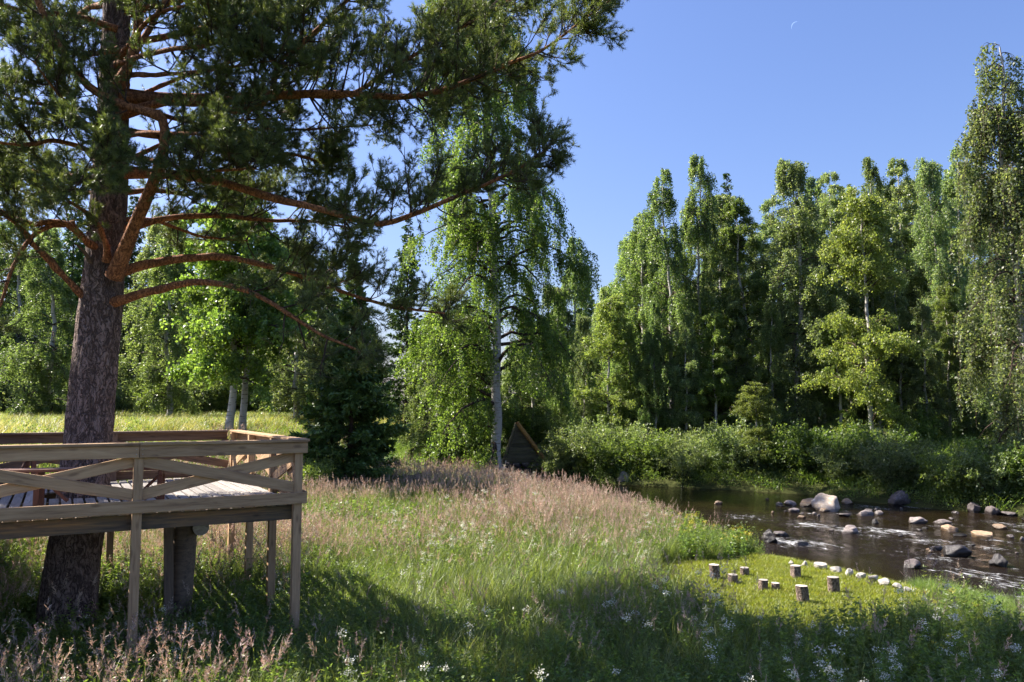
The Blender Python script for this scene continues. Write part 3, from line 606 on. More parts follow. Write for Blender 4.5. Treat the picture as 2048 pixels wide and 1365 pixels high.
# ------------------------------------------------------------------ pine in the deck
colN = bpy.data.collections.new('src_shoot')
for q in range(5):
    rng = np.random.default_rng(400 + q); K = 40; nb = rng.uniform(0, 1, K); az = rng.uniform(0, 6.283, K); an = rng.uniform(0.35, 1.15, K)
    D = np.stack([np.sin(an) * np.cos(az), np.sin(an) * np.sin(az), np.cos(an)], -1); P = np.stack([np.zeros(K), np.zeros(K), nb * 0.11], -1)
    V, Fn = needles(rng, P, D, rng.uniform(0.045, 0.075, K), 0.0065)
    src(colN, 'shoot', [(V, Fn, 0, np.repeat(np.clip(0.15 + 0.16 * q + rng.normal(0, 0.1, K), 0, 1), 3))], [M['pine_needle']])
def pine():
    rng = np.random.default_rng(77)
    base = at(160, 985, 12.3); gz = hz(base[0], base[1])
    tp = [np.array([base[0] - 0.12, base[1], gz - 0.1]), np.array([base[0] - 0.08, base[1], gz + 0.9]), at(166, 985, 12.3), at(183, 800, 12.3), at(202, 600, 12.3), at(213, 480, 12.35), at(222, 320, 12.4), at(230, 120, 12.45), at(236, -60, 12.5), at(240, -150, 12.6), at(240, -240, 12.6), at(236, -330, 12.6)]
    tr = [0.43, 0.385, 0.355, 0.325, 0.30, 0.275, 0.245, 0.215, 0.185, 0.15, 0.08, 0.02]
    TP = smooth_path(tp, 150); TR = np.interp(np.linspace(0, 1, 150), np.linspace(0, 1, 12), tr)
    root = empty('pine_tree', (base[0], base[1], gz)); tag(root, 'huge old pine with grey trunk growing up through the timber deck', 'tree')
    O = np.array(root.location)
    V, Fq = tubes(TP, TR, 72)
    th = np.arctan2(V[:, 1] - np.repeat(TP[:, 1], 72), V[:, 0] - np.repeat(TP[:, 0], 72)); z = V[:, 2]
    dirv = nrm(V - np.repeat(TP, 72, 0))
    dsp = 0.018 * (wav(th * 9, z * 2.3, 1.0, 1) + wav(th * 22, z * 5, 1.0, 2)) + 0.05 * wav(th * 3, z * 0.5, 1.0, 5) * np.exp(-np.maximum(z - gz, 0) / 1.6) * 1.6 + 0.012 * wav(th * 30, z * 14, 1.0, 8)
    V = V + dirv * dsp[:, None]
    mesh_obj('trunk', [(V - O, Fq, 0, None)], [M['pine_bark']], root)
    def Lb(pts): return [at(*p) for p in pts]
    limbs = [  # points, base radius, tip radius, bare share, density
        (Lb([(225, 605, 12.2), (330, 578, 12.0), (405, 562, 11.8), (480, 573, 11.6), (560, 610, 11.4), (640, 662, 11.3), (720, 700, 11.2)]), 0.075, 0.02, 0.5, 0.8),
        (Lb([(235, 545, 12.3), (330, 522, 12.5), (430, 512, 12.7), (520, 527, 12.9), (600, 550, 13.1), (700, 588, 13.3), (790, 612, 13.5), (890, 625, 13.7)]), 0.085, 0.02, 0.5, 1.5),
        (Lb([(245, 462, 12.4), (330, 437, 12.7), (430, 430, 13.1), (520, 440, 13.5), (610, 442, 13.8), (690, 455, 14.0)]), 0.075, 0.02, 0.35, 1.3),
        (Lb([(250, 345, 12.3), (400, 355, 11.9), (540, 392, 11.7), (640, 416, 11.6), (750, 446, 11.5), (830, 427, 11.4), (930, 385, 11.4), (1010, 350, 11.4), (1085, 305, 11.4)]), 0.085, 0.02, 0.36, 1.25),
        (Lb([(228, 555, 12.0), (262, 470, 11.75), (300, 375, 11.5), (324, 295, 11.3), (322, 240, 11.2), (285, 222, 11.1), (220, 200, 11.0), (165, 160, 10.9), (120, 90, 10.8), (78, 0, 10.7), (60, -60, 10.7)]), 0.11, 0.045, 0.5, 1.0),
        (Lb([(240, 230, 12.3), (330, 206, 12.0), (400, 205, 11.8), (480, 226, 11.6), (540, 196, 11.5), (560, 130, 11.5), (620, 80, 11.5), (700, 0, 11.5), (750, -60, 11.5)]), 0.08, 0.03, 0.3, 1.3),
        (Lb([(245, 190, 12.4), (400, 196, 12.6), (560, 188, 12.8), (690, 190, 13.0), (760, 152, 13.1), (830, 112, 13.2), (910, 66, 13.3), (1000, 16, 13.4), (1060, -20, 13.4)]), 0.075, 0.02, 0.2, 1.5),
        (Lb([(245, 195, 12.3), (420, 205, 12.1), (580, 190, 11.9), (700, 188, 11.8), (790, 194, 11.7), (870, 185, 11.7), (940, 162, 11.6), (1010, 131, 11.6), (1085, 100, 11.5), (1150, 55, 11.5), (1235, -10, 11.5)]), 0.085, 0.015, 0.22, 1.5),
        (Lb([(190, 612, 12.2), (150, 580, 12.0), (100, 530, 11.8), (60, 490, 11.6), (25, 450, 11.4), (-40, 410, 11.2)]), 0.075, 0.03, 0.4, 0.9),
        (Lb([(205, 505, 12.2), (172, 484, 12.0), (130, 446, 11.8), (60, 446, 11.6), (0, 420, 11.4), (-70, 400, 11.2)]), 0.075, 0.03, 0.3, 1.1),
        (Lb([(215, 520, 12.0), (214, 490, 11.8), (198, 455, 11.6), (168, 425, 11.3), (130, 400, 11.0)]), 0.065, 0.02, 0.35, 0.8),
        (Lb([(150, 448, 11.9), (95, 456, 11.7), (50, 490, 11.5), (22, 540, 11.3), (0, 605, 11.2), (-30, 640, 11.1)]), 0.05, 0.015, 0.55, 0.7),
        (Lb([(240, 170, 12.2), (262, 120, 12.0), (278, 50, 11.9), (280, -30, 11.8), (300, -120, 11.7)]), 0.1, 0.05, 0.45, 0.8),
        (Lb([(240, 160, 12.3), (280, 90, 12.6), (320, 20, 12.9), (360, -60, 13.2)]), 0.08, 0.03, 0.35, 1.0),
        (Lb([(225, 330, 12.2), (180, 300, 11.7), (110, 280, 11.2), (40, 290, 10.9), (-40, 280, 10.7)]), 0.06, 0.02, 0.2, 1.4),
        (Lb([(228, 300, 12.1), (250, 300, 11.3), (215, 320, 10.6), (170, 340, 10.1)]), 0.05, 0.02, 0.2, 1.5),
        (Lb([(225, 240, 12.2), (150, 215, 11.8), (70, 210, 11.5), (-20, 180, 11.2)]), 0.06, 0.02, 0.2, 1.5),
        (Lb([(235, 130, 12.2), (320, 100, 11.5), (410, 90, 11.1), (470, 60, 10.9)]), 0.06, 0.02, 0.2, 1.5),
        (Lb([(235, 260, 12.4), (360, 280, 12.9), (480, 300, 13.3), (590, 310, 13.6), (660, 330, 13.8)]), 0.07, 0.02, 0.25, 1.5),
        (Lb([(232, 270, 12.3), (340, 270, 11.6), (400, 275, 11.3), (450, 310, 11.1)]), 0.05, 0.015, 0.2, 1.3),
        (Lb([(225, 390, 12.5), (300, 380, 13.2), (380, 390, 13.9), (460, 400, 14.5), (540, 400, 15.0)]), 0.06, 0.02, 0.25, 1.4),
        (Lb([(220, 360, 12.4), (130, 350, 13.0), (50, 340, 13.5), (-40, 330, 13.9)]), 0.06, 0.02, 0.2, 1.2),
        (Lb([(235, 60, 12.3), (150, 30, 12.0), (60, 20, 11.8), (-40, -10, 11.5)]), 0.06, 0.02, 0.2, 1.2),
        (Lb([(240, 90, 12.5), (400, 60, 13.2), (520, 20, 13.6), (620, -30, 14.0)]), 0.07, 0.02, 0.25, 1.3),
    ]
    for (a0, a1, a2, a3) in [((238, 300, 12.2), (330, 330, 11.6), (420, 350, 11.2), (520, 345, 11.0)), ((240, 150, 12.3), (340, 150, 11.7), (450, 140, 11.3), (560, 120, 11.0)), ((238, 210, 12.5), (380, 150, 13.0), (520, 110, 13.4), (660, 90, 13.6)), ((235, 330, 12.5), (330, 290, 13.0), (430, 250, 13.3), (560, 240, 13.6)), ((236, 240, 12.2), (180, 250, 11.4), (120, 190, 10.9), (60, 120, 10.6)), ((230, 400, 12.4), (150, 380, 12.9), (80, 390, 13.3), (0, 370, 13.6)), ((236, 100, 12.2), (160, 110, 11.7), (90, 80, 11.4), (10, 60, 11.2)), ((238, 120, 12.3), (300, 40, 11.6), (400, 10, 11.3), (520, -20, 11.1)), ((240, 210, 12.5), (420, 250, 13.1), (600, 260, 13.5), (760, 250, 13.8)), ((235, 440, 12.3), (300, 440, 12.9), (400, 470, 13.4), (500, 480, 13.8))]:
        limbs.append((Lb([a0, a1, a2, a3]), 0.05, 0.015, 0.25, 1.0))
    for k in range(9):                                              # the part of the crown above the picture
        a = k * 2.4; z = 9.9 + k * 0.2; Lg = 3.6 * (1 - k / 24.0)
        j = np.argmin(np.abs(TP[:, 2] - z)); p = TP[j]
        d = np.array([math.cos(a), math.sin(a), 0])
        limbs.append(([p, p + d * Lg * .35 + [0, 0, .3], p + d * Lg * .7 + [0, 0, .35], p + d * Lg + [0, 0, .8]], 0.07, 0.02, 0.25, 0.9))
    for pts, r0, r1, bare, dens in limbs:
        n = 26; P = smooth_path(pts, n); Ln = np.linalg.norm(np.diff(P, axis=0), axis=1).sum()
        P[2:] += np.cumsum(rng.normal(0, 0.006, (n - 2, 3)), axis=0)
        s = np.linspace(0, 1, n); Rr = 0.84 * (r0 * (1 - s) + r1 * s) * (1 + 0.55 * np.exp(-s * 16)) * (1 + 0.10 * np.interp(s * 26, np.arange(27), rng.normal(0, 1, 27)))
        lm = mesh_obj('limb', [(*(lambda VF: (VF[0] - O, VF[1]))(tubes(P, Rr, 10)), 0, None)], [M['pine_limb_bark']], root)
        # side branches
        nsec = max(6, int(Ln * (1 - bare) * 8.2 * dens)); ss = bare + (1 - bare) * rng.uniform(0, 1, nsec) ** 0.9; ss[:2] = 0.99
        B = interp_path(P, ss); T = nrm(interp_path(np.gradient(P, axis=0), ss))
        rv = rng.normal(0, 1, (nsec, 3)) * np.array([1, 1, 0.55]); side = nrm(rv - T * (rv * T).sum(1, keepdims=True))
        D = nrm(T * rng.uniform(0.25, 1.0, nsec)[:, None] + side + np.array([0, 0, 0.22]))
        SL = rng.uniform(0.45, 1.15, nsec) * (1.15 - 0.55 * ss) * min(1.0, 0.5 + Ln / 6)
        u = np.linspace(0, 1, 6)
        PS = B[:, None, :] + D[:, None, :] * (SL[:, None] * u)[..., None] + np.cumsum(rng.normal(0, 0.02, (nsec, 6, 3)), axis=1) * u[None, :, None]
        PS[:, :, 2] += SL[:, None] * (-0.12 * u + 0.28 * u ** 2.2)
        parts = [(*tubes(PS, (0.016 * (1 - 0.75 * u))[None].repeat(nsec, 0) * (0.5 + SL[:, None] * 0.6), 4), 1, None)]
        # twigs
        ntw = nsec * 11; bi = rng.integers(0, nsec, ntw); us = rng.uniform(0.2, 1, ntw) ** 0.8
        tj = us * 5; j0 = np.minimum(tj.astype(int), 4); g = (tj - j0)[:, None]; TB = PS[bi, j0] * (1 - g) + PS[bi, j0 + 1] * g
        TD = nrm(D[bi] * 0.7 + rng.normal(0, 0.62, (ntw, 3)) + np.array([0, 0, 0.3])); TL = rng.uniform(0.12, 0.34, ntw)
        w = np.linspace(0, 1, 3); TW = TB[:, None, :] + TD[:, None, :] * (TL[:, None] * w)[..., None]; TW[:, :, 2] += TL[:, None] * 0.25 * w ** 2
        parts.append((*tubes(TW, np.full((ntw, 3), 0.005), 3), 1, None))
        # needle shoots
        NS = 4; nsh = ntw * NS; ti = np.repeat(np.arange(ntw), NS); f = rng.uniform(0.35, 1.0, nsh)[:, None]
        SD = nrm(TD[ti] + rng.normal(0, 0.6, (nsh, 3)) + np.array([0, 0, 0.28])); SP = TW[ti, 0] * (1 - f) + TW[ti, 2] * f
        rot = np.stack([np.zeros(nsh), np.arccos(np.clip(SD[:, 2], -1, 1)), np.arctan2(SD[:, 1], SD[:, 0])], -1)
        tw_ = mesh_obj('twig_spray', [(p[0] - O, p[1], 0, None) for p in parts], [M['twig']], lm, smooth=False); tw_['kind'] = 'stuff'
        scatter('needles', colN, None, None, 1.0, None, None, int(rng.integers(1e6)), P=SP - O, rot=rot, parent=lm)
    # dead stub on the trunk
    P = smooth_path([at(182, 525, 11.95), at(165, 500, 11.7), at(150, 488, 11.5)], 6)
    mesh_obj('dead_stub', [(tubes(P, np.linspace(0.035, 0.012, 6), 7)[0] - O, tubes(P, np.linspace(0.035, 0.012, 6), 7)[1], 0, None)], [M['log_wood']], root)
    return base
PINE = pine()

# ------------------------------------------------------------------ viewing deck
UD = np.array([-0.868, -0.496, 0.0]); VD = np.array([-0.496, 0.868, 0.0]); DC = np.array([-2.93, 11.2, 0.0])
DZ = 2.26
deck = empty('viewing_deck', (DC[0], DC[1], hz(DC[0], DC[1]))); tag(deck, 'raised timber deck on tall posts with cross braced railings around the pine', 'deck')
DO = np.array(deck.location)
_box = {}
def boxmesh(L, w, t, mat, bev=0.004):
    key = (round(L, 3), round(w, 3), round(t, 3), mat)
    if key not in _box:
        bm = bmesh.new(); bmesh.ops.create_cube(bm, size=1.0); bmesh.ops.scale(bm, vec=(L, w, t), verts=bm.verts)
        if bev: bmesh.ops.bevel(bm, geom=bm.edges[:], offset=bev, segments=1, affect='EDGES')
        me = bpy.data.meshes.new('board'); bm.to_mesh(me); bm.free(); me.materials.append(M[mat]); _box[key] = me
    return _box[key]
def board(name, p0, p1, w, t, parent, mat, up=(0, 0, 1), org=None):
    """a board from p0 to p1; w measured sideways, t along 'up'"""
    p0 = np.array(p0, float); p1 = np.array(p1, float); d = p1 - p0; L = np.linalg.norm(d); x = d / L
    z = np.array(up, float); z = z - x * (z @ x); z /= np.linalg.norm(z); y = np.cross(z, x)
    o = bpy.data.objects.new(name, boxmesh(L, w, t, mat)); link(o, parent)
    mt = Matrix(((x[0], y[0], z[0], 0), (x[1], y[1], z[1], 0), (x[2], y[2], z[2], 0), (0, 0, 0, 1)))
    o.matrix_local = Matrix.Translation(Vector((p0 + p1) / 2 - (DO if org is None else org))) @ mt
    return o
def dk(u, v, z): return DC + UD * u + VD * v + np.array([0, 0, z])
rb = random.Random(5)
DL, DW = 8.3, 4.95
PU = ((PINE - DC) @ UD, (PINE - DC) @ VD)
u = 0.03
while u < DL:
    w = 0.12; segs = [(0.03, DW - 0.02)]
    dd = abs(u + w / 2 - PU[0])
    if dd < 0.62:
        hh = math.sqrt(0.62 ** 2 - dd ** 2) + 0.03; segs = [(0.03, PU[1] - hh), (PU[1] + hh, DW - 0.02)]
    for a, b_ in segs:
        e = rb.uniform(-0.02, 0.02)
        board('plank', dk(u + w / 2, a + e * .5, DZ - 0.014 + rb.uniform(-.003, .003)), dk(u + w / 2, b_, DZ - 0.014 + rb.uniform(-.003, .003)), w, 0.028, deck, 'deck_wood')
    u += w + 0.032
for v in (0.16, 1.2, 2.05, 3.6, 4.75):                      # bearers under the planks
    hgt, wid = (0.2, 0.16) if v in (0.16, 4.75) else (0.15, 0.1)
    board('beam', dk(-0.02, v, DZ - 0.03 - hgt / 2), dk(DL, v, DZ - 0.03 - hgt / 2), wid, hgt, deck, 'beam_wood')
FP = [0.055, 2.07, 4.15, 6.22, 8.2]
SP_ = [0.055, 1.65, 3.3, 4.9]
def post(u, v, top=3.1, size=0.112, mat='rail_wood'):
    p = dk(u, v, 0); g = hz(p[0], p[1])
    board('post', dk(u, v, g - 0.15), dk(u, v, top), size, size, deck, mat, up=VD)
for a in FP: post(a, 0.0)
for v in SP_[1:]: post(0.0, v)
for a in FP[1:]: post(a, DW, mat='rail_shaded')
def railing(pA, pB, posts, outn, joint=None, mt='rail_wood'):
    """pA->pB base line, posts = distances along it, outn = outward normal"""
    d = pB - pA; L = np.linalg.norm(d); x = d / L
    Z = lambda z: np.array([0, 0, z])
    off = outn * 0.0745
    cuts = [0.0] + ([joint] if joint else []) + [L]
    for a, b_ in zip(cuts[:-1], cuts[1:]):
        board('top_rail', pA + x * (a + .003) + off + Z(3.022), pA + x * (b_ - .003) + off + Z(3.022), 0.034, 0.15, deck, mt)
        board('handrail', pA + x * (a + .003) + outn * 0.03 + Z(3.118), pA + x * (b_ - .003) + outn * 0.03 + Z(3.118), 0.185, 0.036, deck, mt)
    board('bottom_rail', pA + off + Z(2.335), pA + x * L + off + Z(2.335), 0.034, 0.155, deck, mt)
    for a, b_ in zip(posts[:-1], posts[1:]):
        a += 0.05; b_ -= 0.05
        board('brace', pA + x * a + outn * 0.026 + Z(2.48), pA + x * b_ + outn * 0.026 + Z(2.9), 0.03, 0.145, deck, mt)
        board('brace', pA + x * a - outn * 0.012 + Z(2.9), pA + x * b_ - outn * 0.012 + Z(2.48), 0.03, 0.145, deck, mt)
railing(dk(-0.06, 0, 0), dk(DL, 0, 0), [p + 0.06 for p in FP], -VD, 2.07 + 0.06)
railing(dk(0, 0.03, 0), dk(0, DW + 0.06, 0), [p - 0.03 for p in SP_], -UD)
railing(dk(0.1, DW, 0), dk(DL, DW, 0), [-0.1 + 0.03] + [p - 0.1 for p in FP[1:]], VD, mt='rail_shaded')
for du in (-0.035, 0.035):
    for dz in (0.03, -0.03):
        p = dk(2.07 + du, -0.1, 3.022 + dz)
        board('screw', p, p - VD * 0.008, 0.012, 0.012, deck, 'metal')
# heavy log pile and cross log under the deck
def log_tube(name, pts, r, parent, mat, org, endmat='stump_wood', wob=0.012, sides=18, seed=0):
    rng = np.random.default_rng(seed); P = smooth_path(pts, 24) + np.cumsum(rng.normal(0, wob * 0.1, (24, 3)), 0); R = np.full(24, r) * (1 + rng.normal(0, 0.012, 24))
    V, Fq = tubes(P, R, sides); c0 = np.arange(sides)[::-1][None]; c1 = (np.arange(sides) + 23 * sides)[None]
    return mesh_obj(name, [(V - org, Fq, 0, None), (V[c0[0]] - org, np.arange(sides)[None], 1, None), (V[c1[0]] - org, np.arange(sides)[None], 1, None)], [M[mat], M[endmat]], parent)
pp = at(366, 1100, 12.3); g = hz(pp[0], pp[1])
log_tube('support_log', [(pp[0] - 0.05, pp[1], g - 0.2), (pp[0], pp[1], 1.0), (pp[0] + 0.03, pp[1], 2.03)], 0.17, deck, 'log_wood', DO)
p2 = at(337, 1100, 12.0)
board('support_board', (p2[0] + 0.05, p2[1], hz(p2[0], p2[1]) - .1), (p2[0] - 0.02, p2[1], 2.05), 0.05, 0.13, deck, 'log_wood', up=UD)
e = at(402, 1056, 12.05)
log_tube('cross_log', [e, e + VD * 1.5 + [0, 0, .01], e + VD * 3.0], 0.115, deck, 'log_wood', DO, seed=3)

# benches on the deck
def bench(pa, pb, zt, label, legs):
    pa = np.array(pa, float); pb = np.array(pb, float); o = empty('bench', ((pa[0] + pb[0]) / 2, (pa[1] + pb[1]) / 2, DZ)); tag(o, label, 'bench', 'benches on the deck')
    g = np.array(o.location); x = nrm(pb - pa); y = np.array([-x[1], x[0], 0])
    Z = lambda z: np.array([0, 0, z])
    for k in (-1, 1):
        board('seat_plank', pa + y * 0.085 * k + Z(zt - 0.02), pb + y * 0.085 * k + Z(zt - 0.02), 0.155, 0.04, o, 'bench_wood', org=g)
    for f in legs:
        c = pa + (pb - pa) * f
        board('cross_bar', c - y * 0.16 + Z(zt - 0.075), c + y * 0.16 + Z(zt - 0.075), 0.045, 0.07, o, 'bench_wood', org=g)
        for k in (-1, 1): board('leg', c + y * 0.12 * k + Z(DZ + 0.002), c + y * 0.11 * k + Z(zt - 0.11), 0.045, 0.07, o, 'bench_wood', up=tuple(x), org=g)
        s = -1 if f > 0.5 else 1
        board('brace', c + Z(zt - 0.1), c + x * s * 0.35 * -1 * -1 + Z(DZ + 0.06), 0.04, 0.06, o, 'bench_wood', up=tuple(y), org=g)
    return o
b0 = at(352, 930, 11.25); b1 = at(-160, 940, 10.4)
bench((b0[0], b0[1], 0), (b1[0], b1[1], 0), DZ + 0.5, 'long brown bench running in front of the pine trunk on the deck', (0.06, 0.55, 0.94))
b0 = at(82, 905, 13.2); b1 = at(-200, 908, 11.6)
bench((b0[0], b0[1], 0), (b1[0], b1[1], 0), DZ + 0.6, 'brown bench beyond the trunk by the rear railing of the deck', (0.08, 0.5, 0.92))

# ------------------------------------------------------------------ trees
BV = [birch('birch_a', 11, 16, 2.7, 0.98, 0.04, 60, 78000, 0.092, 0.15),
      birch('birch_b', 12, 16, 2.5, 0.85, 0.06, 58, 74000, 0.092, 0.14, leafmat='birch_leaf_grey'),
      birch('birch_c', 13, 16, 2.7, 0.55, 0.07, 58, 74000, 0.095, 0.15, leafmat='rowan_leaf', strandlen=(0.4, 0.9)),
      birch('birch_d', 14, 16, 2.4, 0.95, 0.07, 56, 74000, 0.092, 0.13),
      birch('birch_e', 15, 16, 2.5, 0.6, 0.08, 58, 74000, 0.095, 0.14, leafmat='birch_leaf_grey', strandlen=(0.4, 0.9))]
ALD = birch('rowan', 21, 12, 2.7, 0.25, 0.03, 60, 66000, 0.1, 0.12, leafmat='rowan_leaf', strandlen=(0.4, 0.8), shape=0.6)
SPR = [spruce('spruce_a', 31, 14, 2.5), spruce('spruce_b', 32, 14, 2.1)]

# the tall weeping birch by the water
p = on(990, 962); 
def place_px(px, py, Y, dz=0.0):
    q = at(px, py, Y); return (q[0], q[1], hz(q[0], q[1]) - 0.05 + dz)
bl = place_px(993, 960, 35.0)
tree('birch_tree', birch('main_birch', 5, 24.5, 4.2, 0.92, 0.05, 115, 225000, 0.092, 0.235, lean=(-0.5, 0.5), leafmat='birch_leaf_bright', strandlen=(0.6, 1.8), shape=0.5, clear=lambda p: (p[:, 2] < 4.3 - 0.5 * np.abs(p[:, 0] - 0.9)) & (p[:, 0] > 0.05) & (p[:, 0] < 3.0) & (p[:, 1] < 4)), bl,
     'tall weeping birch leaning at the water edge in front of the stone hut', rz=0)
for i, (px, ty, Y, vi, lab) in enumerate([(870, 610, 41, 3, 'leafy birch close behind the weeping birch on its left'), (915, 640, 43, 0, 'small weeping birch directly behind the tall one, mostly hidden'), (1075, 640, 44, 0, 'weeping birch filling the space behind the tall one on its right'), (1035, 680, 46, 1, 'half hidden birch behind the hut ridge'), (960, 680, 44, 2, 'low leafy birch behind the tall weeping trunk')]):
    q = at(px, 890, Y); loc = (q[0], q[1], hz(q[0], q[1]) - 0.05); top = at(px, ty, Y)[2]
    tree('birch_tree', BV[vi], loc, lab, rz=i * 2.2, scale=(0.9, 0.9, (top - loc[2]) / 16.0))
# twin birches behind the deck
tw = birch('twin_birch', 6, 9.5, 3.0, 0.45, 0.24, 48, 46000, 0.115, 0.15, leafmat='birch_leaf_bright', strandlen=(0.4, 1.0), shape=0.6)
tree('birch_tree', tw, place_px(464, 855, 30.0), 'white birch with forked trunk behind the rear railing of the deck')
tw2 = birch('twin_birch2', 7, 9.0, 2.4, 0.45, 0.26, 40, 30000, 0.115, 0.13, lean=(0.5, 0), leafmat='birch_leaf_bright', strandlen=(0.4, 1.0), shape=0.6)
tree('birch_tree', tw2, place_px(484, 855, 30.6), 'slimmer leaning white birch just to the side of the forked one behind the deck', rz=0.3)
for i, (px, ty, Y, lab) in enumerate([(90, 470, 42, 'sunlit birch on the field seen left of the pine trunk'), (330, 430, 44, 'sunlit birch on the field seen right of the pine trunk'), (590, 470, 40, 'sunlit birch between the twin birches and the dark spruce')]):
    q = at(px, 850, Y); loc = (q[0], q[1], hz(q[0], q[1]) - 0.05); top = at(px, ty, Y)[2]
    tree('birch_tree', BV[(0, 3, 1)[i]], loc, lab, rz=i * 2.7, scale=(1.1, 1.1, (top - loc[2]) / 16.0))
# spruces near the slope
tree('spruce_tree', spruce('dark_spruce', 33, 9.6, 2.9, 44, 10, 0.015, dens=2.0, pw=1.45), place_px(700, 962, 30.5), 'dark bushy spruce beside the corner of the deck')
tree('spruce_tree', SPR[1], place_px(812, 900, 52), 'tall conifer top rising between the dark spruce and the weeping birch', scale=1.02)
tree('spruce_tree', SPR[0], place_px(640, 850, 48), 'spruce standing behind the dark one on the field edge', scale=0.75, rz=1)

tree('spruce_tree', SPR[0], (-14.2, 14.2, hz(-14.2, 14.2) - 0.05), 'unseen spruce added to shade the deck, at its far end past the left edge', scale=(1.0, 1.0, 0.72), rz=0.4)  # added out of view to shade the deck and the lower left foreground
tree('spruce_tree', SPR[1], (-13.2, 10.2, hz(-13.2, 10.2) - 0.05), 'unseen spruce added to shade the deck, beside its near end past the left edge', scale=(0.95, 0.95, 0.62), rz=1.9)  # second spruce added out of view for the shade under the deck
# birches on the far bank, front row left to right: (px, top y, base px y, depth, variant, scale x, label)
FB = [(1150, 470, 880, 62, 3, 1.0, 'small distant birch seen in the sky gap beside the tall weeping birch'),
      (1245, 470, 870, 48, 0, 1.1, 'rounded weeping birch lowest at the start of the far bank row'),
      (1300, 420, 880, 50, 3, 1.1, 'weeping birch behind the willow scrub, left of the pair with the tall tops'),
      (1345, 330, 880, 42.5, 0, 0.95, 'tall weeping birch with white trunk, left one of the tall pair on the far bank'),
      (1402, 305, 880, 43.5, 3, 0.95, 'tall dark weeping birch, right one of the tall pair on the far bank'),
      (1505, 385, 890, 42, 2, 0.95, 'leafy birch with thin pale trunk just beyond the tall weeping pair'),
      (1603, 300, 890, 41, 1, 1.1, 'birch with the thickest bare white trunk on the far bank'),
      (1672, 345, 885, 46, 4, 0.95, 'grey green birch standing behind and beside the thick white trunk'),
      (1755, 310, 880, 47, 3, 0.9, 'birch with pointed top above the yellowish leafy tree'),
      (1822, 315, 880, 46, 4, 0.95, 'open topped birch between the yellowish tree and the dark hollow'),
      (1882, 300, 880, 43, 1, 0.85, 'slender grey birch left of the dark hollow on the far bank'),
      (1938, 295, 880, 44, 4, 0.85, 'slender birch with sky showing through, above the dark hollow')]
for i, (px, ty, by, Y, vi, sx, lab) in enumerate(FB):
    loc = place_px(px, by, Y); top = at(px, ty, Y)[2]; sc = (top - loc[2]) / 16.0
    tree('birch_tree', BV[vi], loc, lab, group='birches along the far bank', rz=i * 1.7, scale=(sx * (0.55 + 0.45 * sc), sx * (0.55 + 0.45 * sc), sc))
for i, (px, ty, Y, vi, lab) in enumerate([(1275, 430, 46, 0, 'weeping birch with rounded top between the hut scrub and the tall pair'), (1450, 370, 48, 1, 'birch behind the dark half of the tall pair'), (1555, 400, 47, 4, 'birch filling the gap before the thick white trunk'), (1640, 350, 49, 3, 'birch close behind the thick white trunk'), (1710, 360, 50, 0, 'weeping birch behind the yellowish leafy tree'), (1790, 350, 50, 1, 'birch peering over the yellowish leafy tree'), (1850, 340, 51, 2, 'leafy birch behind the open topped one'), (1910, 330, 50, 0, 'weeping birch behind the two slender ones'), (1975, 330, 47, 3, 'birch half hidden by the weeping birch at the right edge'), (2040, 330, 45, 1, 'birch mostly hidden behind the weeping birch at the right edge')]):
    q = at(px, 880, Y); loc = (q[0], q[1], hz(q[0], q[1]) - 0.05); top = at(px, ty, Y)[2]
    tree('birch_tree', BV[vi], loc, lab, group='birches along the far bank', rz=i * 2.1 + 0.5, scale=(1.1, 1.1, (top - loc[2]) / 16.0))
loc = place_px(2075, 960, 29.0); top = at(2075, 40, 29)[2]
tree('birch_tree', birch('edge_birch', 9, 16.5, 2.1, 1.0, 0.05, 70, 66000, 0.1, 0.2, leafmat='birch_leaf_grey', strandlen=(0.8, 2.4), shape=0.5), loc, 'tall weeping birch at the right edge hanging over the river bank', scale=(1, 1, (top - loc[2]) / 16.5))
loc = place_px(1750, 930, 36.5); top = at(1750, 370, 36.5)[2]
tree('rowan_tree', ALD, loc, 'broad yellowish green leafy tree in front of the far bank birches', scale=(0.95, 0.95, (top - loc[2]) / 12.0))
loc = place_px(1518, 960, 35.8); top = at(1518, 765, 35.8)[2]
tree('rowan_tree', ALD, loc, 'small young tree over the waterline below the leafy birches', scale=(0.5, 0.5, (top - loc[2]) / 12.0), rz=2)
loc = place_px(1215, 930, 42); top = at(1215, 590, 42)[2]
tree('rowan_tree', ALD, loc, 'mid green leafy tree between the hut and the weeping pair', scale=(0.75, 0.75, (top - loc[2]) / 12.0), rz=4)
loc = place_px(1465, 900, 52); top = at(1465, 345, 52)[2]
tree('spruce_tree', SPR[1], loc, 'conifer tip showing between the weeping pair and the leafy birch', scale=(0.9, 0.9, (top - loc[2]) / 14.0))
for i, (px, ty, Y, vi) in enumerate([(1255, 640, 42.5, 0), (1310, 600, 41.0, 3), (1375, 610, 40.8, 1), (1435, 620, 40.6, 2), (1470, 560, 42.0, 4), (1545, 600, 40.5, 3), (1650, 590, 40.0, 1), (1690, 620, 39.0, 2), (1800, 560, 39.5, 4), (1855, 600, 38.5, 1), (1900, 560, 40.0, 2), (1960, 520, 38.5, 0), (2010, 560, 36.5, 3), (1170, 620, 46.0, 1), (1120, 600, 48.0, 0)]):
    q = at(px, 890, Y); loc = (q[0], q[1], hz(q[0], q[1]) - 0.05); top = at(px, ty, Y)[2]; sc = (top - loc[2]) / 16.0
    tree('birch_tree', BV[vi], loc, 'half grown leafy birch filling the foot of the far bank wood', group='half grown birches at the foot of the wood', rz=i * 1.3, scale=(0.55, 0.55, sc))
